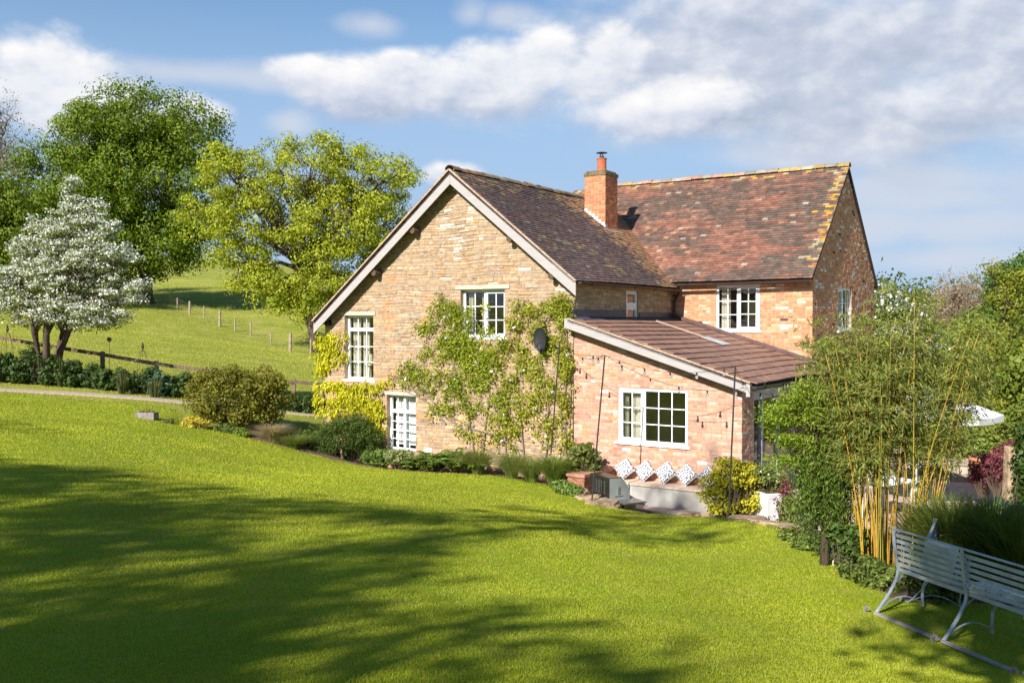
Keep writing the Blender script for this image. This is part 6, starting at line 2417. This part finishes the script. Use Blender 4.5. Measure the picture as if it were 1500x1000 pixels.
g[2] = gz(g[0], g[1])
r = empty('stone_trough', g, -.1, 'small grey stone trough on the lawn', 'trough')
B = MB()
B.box((-.26, -.14, -.03), (.26, .14, .17))
B.build('trough_body', mat('grey_stone', (0.22, 0.19, 0.18), .95, 12, .35, bump=.008), r, bevel=.015)
bush('alpine_plant', 'low yellow-green plants growing in the grey stone trough', 'plant', g + np.array([0, 0, .17]), lob(g + np.array([0, 0, .17]), [(0.02, 0, .02, .2, .1, .05)]), 30, 16, .04, .05, (0.2, 0.2, 0.04), (0.35, 0.32, 0.08), 191)
# spiky perennials in the border
for q, (px, lab) in enumerate([(8, 'upright feathery perennial at the far left of the border'), (38, 'upright spiky perennial left of the hawthorn stems'), (90, 'tall thin grass-like perennial right of the hawthorn stems'), (178, 'reddish seed-head perennial right of the first fence post'), (226, 'thin spiky perennial beside the second fence post')]):
    tuft('perennial', lab, 'plant', onground(px, 29.9), 60, 1.15 if q < 3 else .8, .25, (0.07, 0.10, 0.03), (0.16, 0.15, 0.05), 210 + q, width=.012, group='upright perennials in the border', arch=.3)

for q, (px, py, Y, rx, ry, c1_, c2_, lab) in enumerate([
        (1400, 628, 27, 34, 24, (0.12, 0.18, 0.02), (0.26, 0.31, 0.04), 'leafy shrub under the tip of the parasol beyond the patio'), (1460, 632, 27.5, 34, 26, (0.15, 0.2, 0.03), (0.3, 0.33, 0.06), 'pale green shrub behind the terracotta pots'),
        (1500, 622, 26, 30, 30, (0.10, 0.16, 0.02), (0.22, 0.27, 0.04), 'green shrub at the right edge behind the stone post'), (1355, 640, 28, 34, 24, (0.09, 0.14, 0.02), (0.2, 0.25, 0.04), 'shrub beyond the patio hidden behind the bamboo')]):
    b = at(px, py + ry, Y)
    b[2] = gz(b[0], b[1])
    bush('garden_shrub', lab, 'shrub', b, px_lobes([(px, py, rx, ry), (px + 10, py + 12, rx, ry)], Y), 130, 40, .10, .26, c1_, c2_, 300 + q, group='shrubs beyond the patio')

for q, (px, Y, w, h, c1_, c2_, lab) in enumerate([
        (1185, 14.3, .28, .16, (0.10, 0.16, 0.03), (0.2, 0.26, 0.05), 'low leafy plant at the left foot of the weeping tree'), (1262, 12.0, .3, .2, (0.06, 0.11, 0.02), (0.15, 0.2, 0.04), 'low dark plant between the laurel and the bamboo canes'),
        (1290, 11.4, .32, .2, (0.08, 0.13, 0.02), (0.18, 0.23, 0.04), 'low leafy plant in front of the bamboo canes'), (1318, 11.1, .34, .18, (0.09, 0.14, 0.02), (0.2, 0.25, 0.05), 'low leafy plant behind the left end of the metal bench'),
        (1350, 11.0, .4, .25, (0.06, 0.10, 0.02), (0.15, 0.19, 0.03), 'low dark plant under the slats of the metal bench'), (1395, 10.6, .4, .2, (0.07, 0.11, 0.02), (0.16, 0.2, 0.03), 'low dark plant right of centre behind the metal bench'),
        (1165, 15.2, .3, .15, (0.12, 0.17, 0.03), (0.24, 0.28, 0.06), 'low pale green plant on the patio edge left of the weeping tree')]):
    b = onground(px, Y)
    bush('bed_plant', lab, 'plant', b, lob(b, [(0, 0, h * .4, w, w * .8, h), (w * .7, .1, h * .3, w * .6, w * .6, h * .7)]), 46, 26, .05, .09, c1_, c2_, 340 + q)
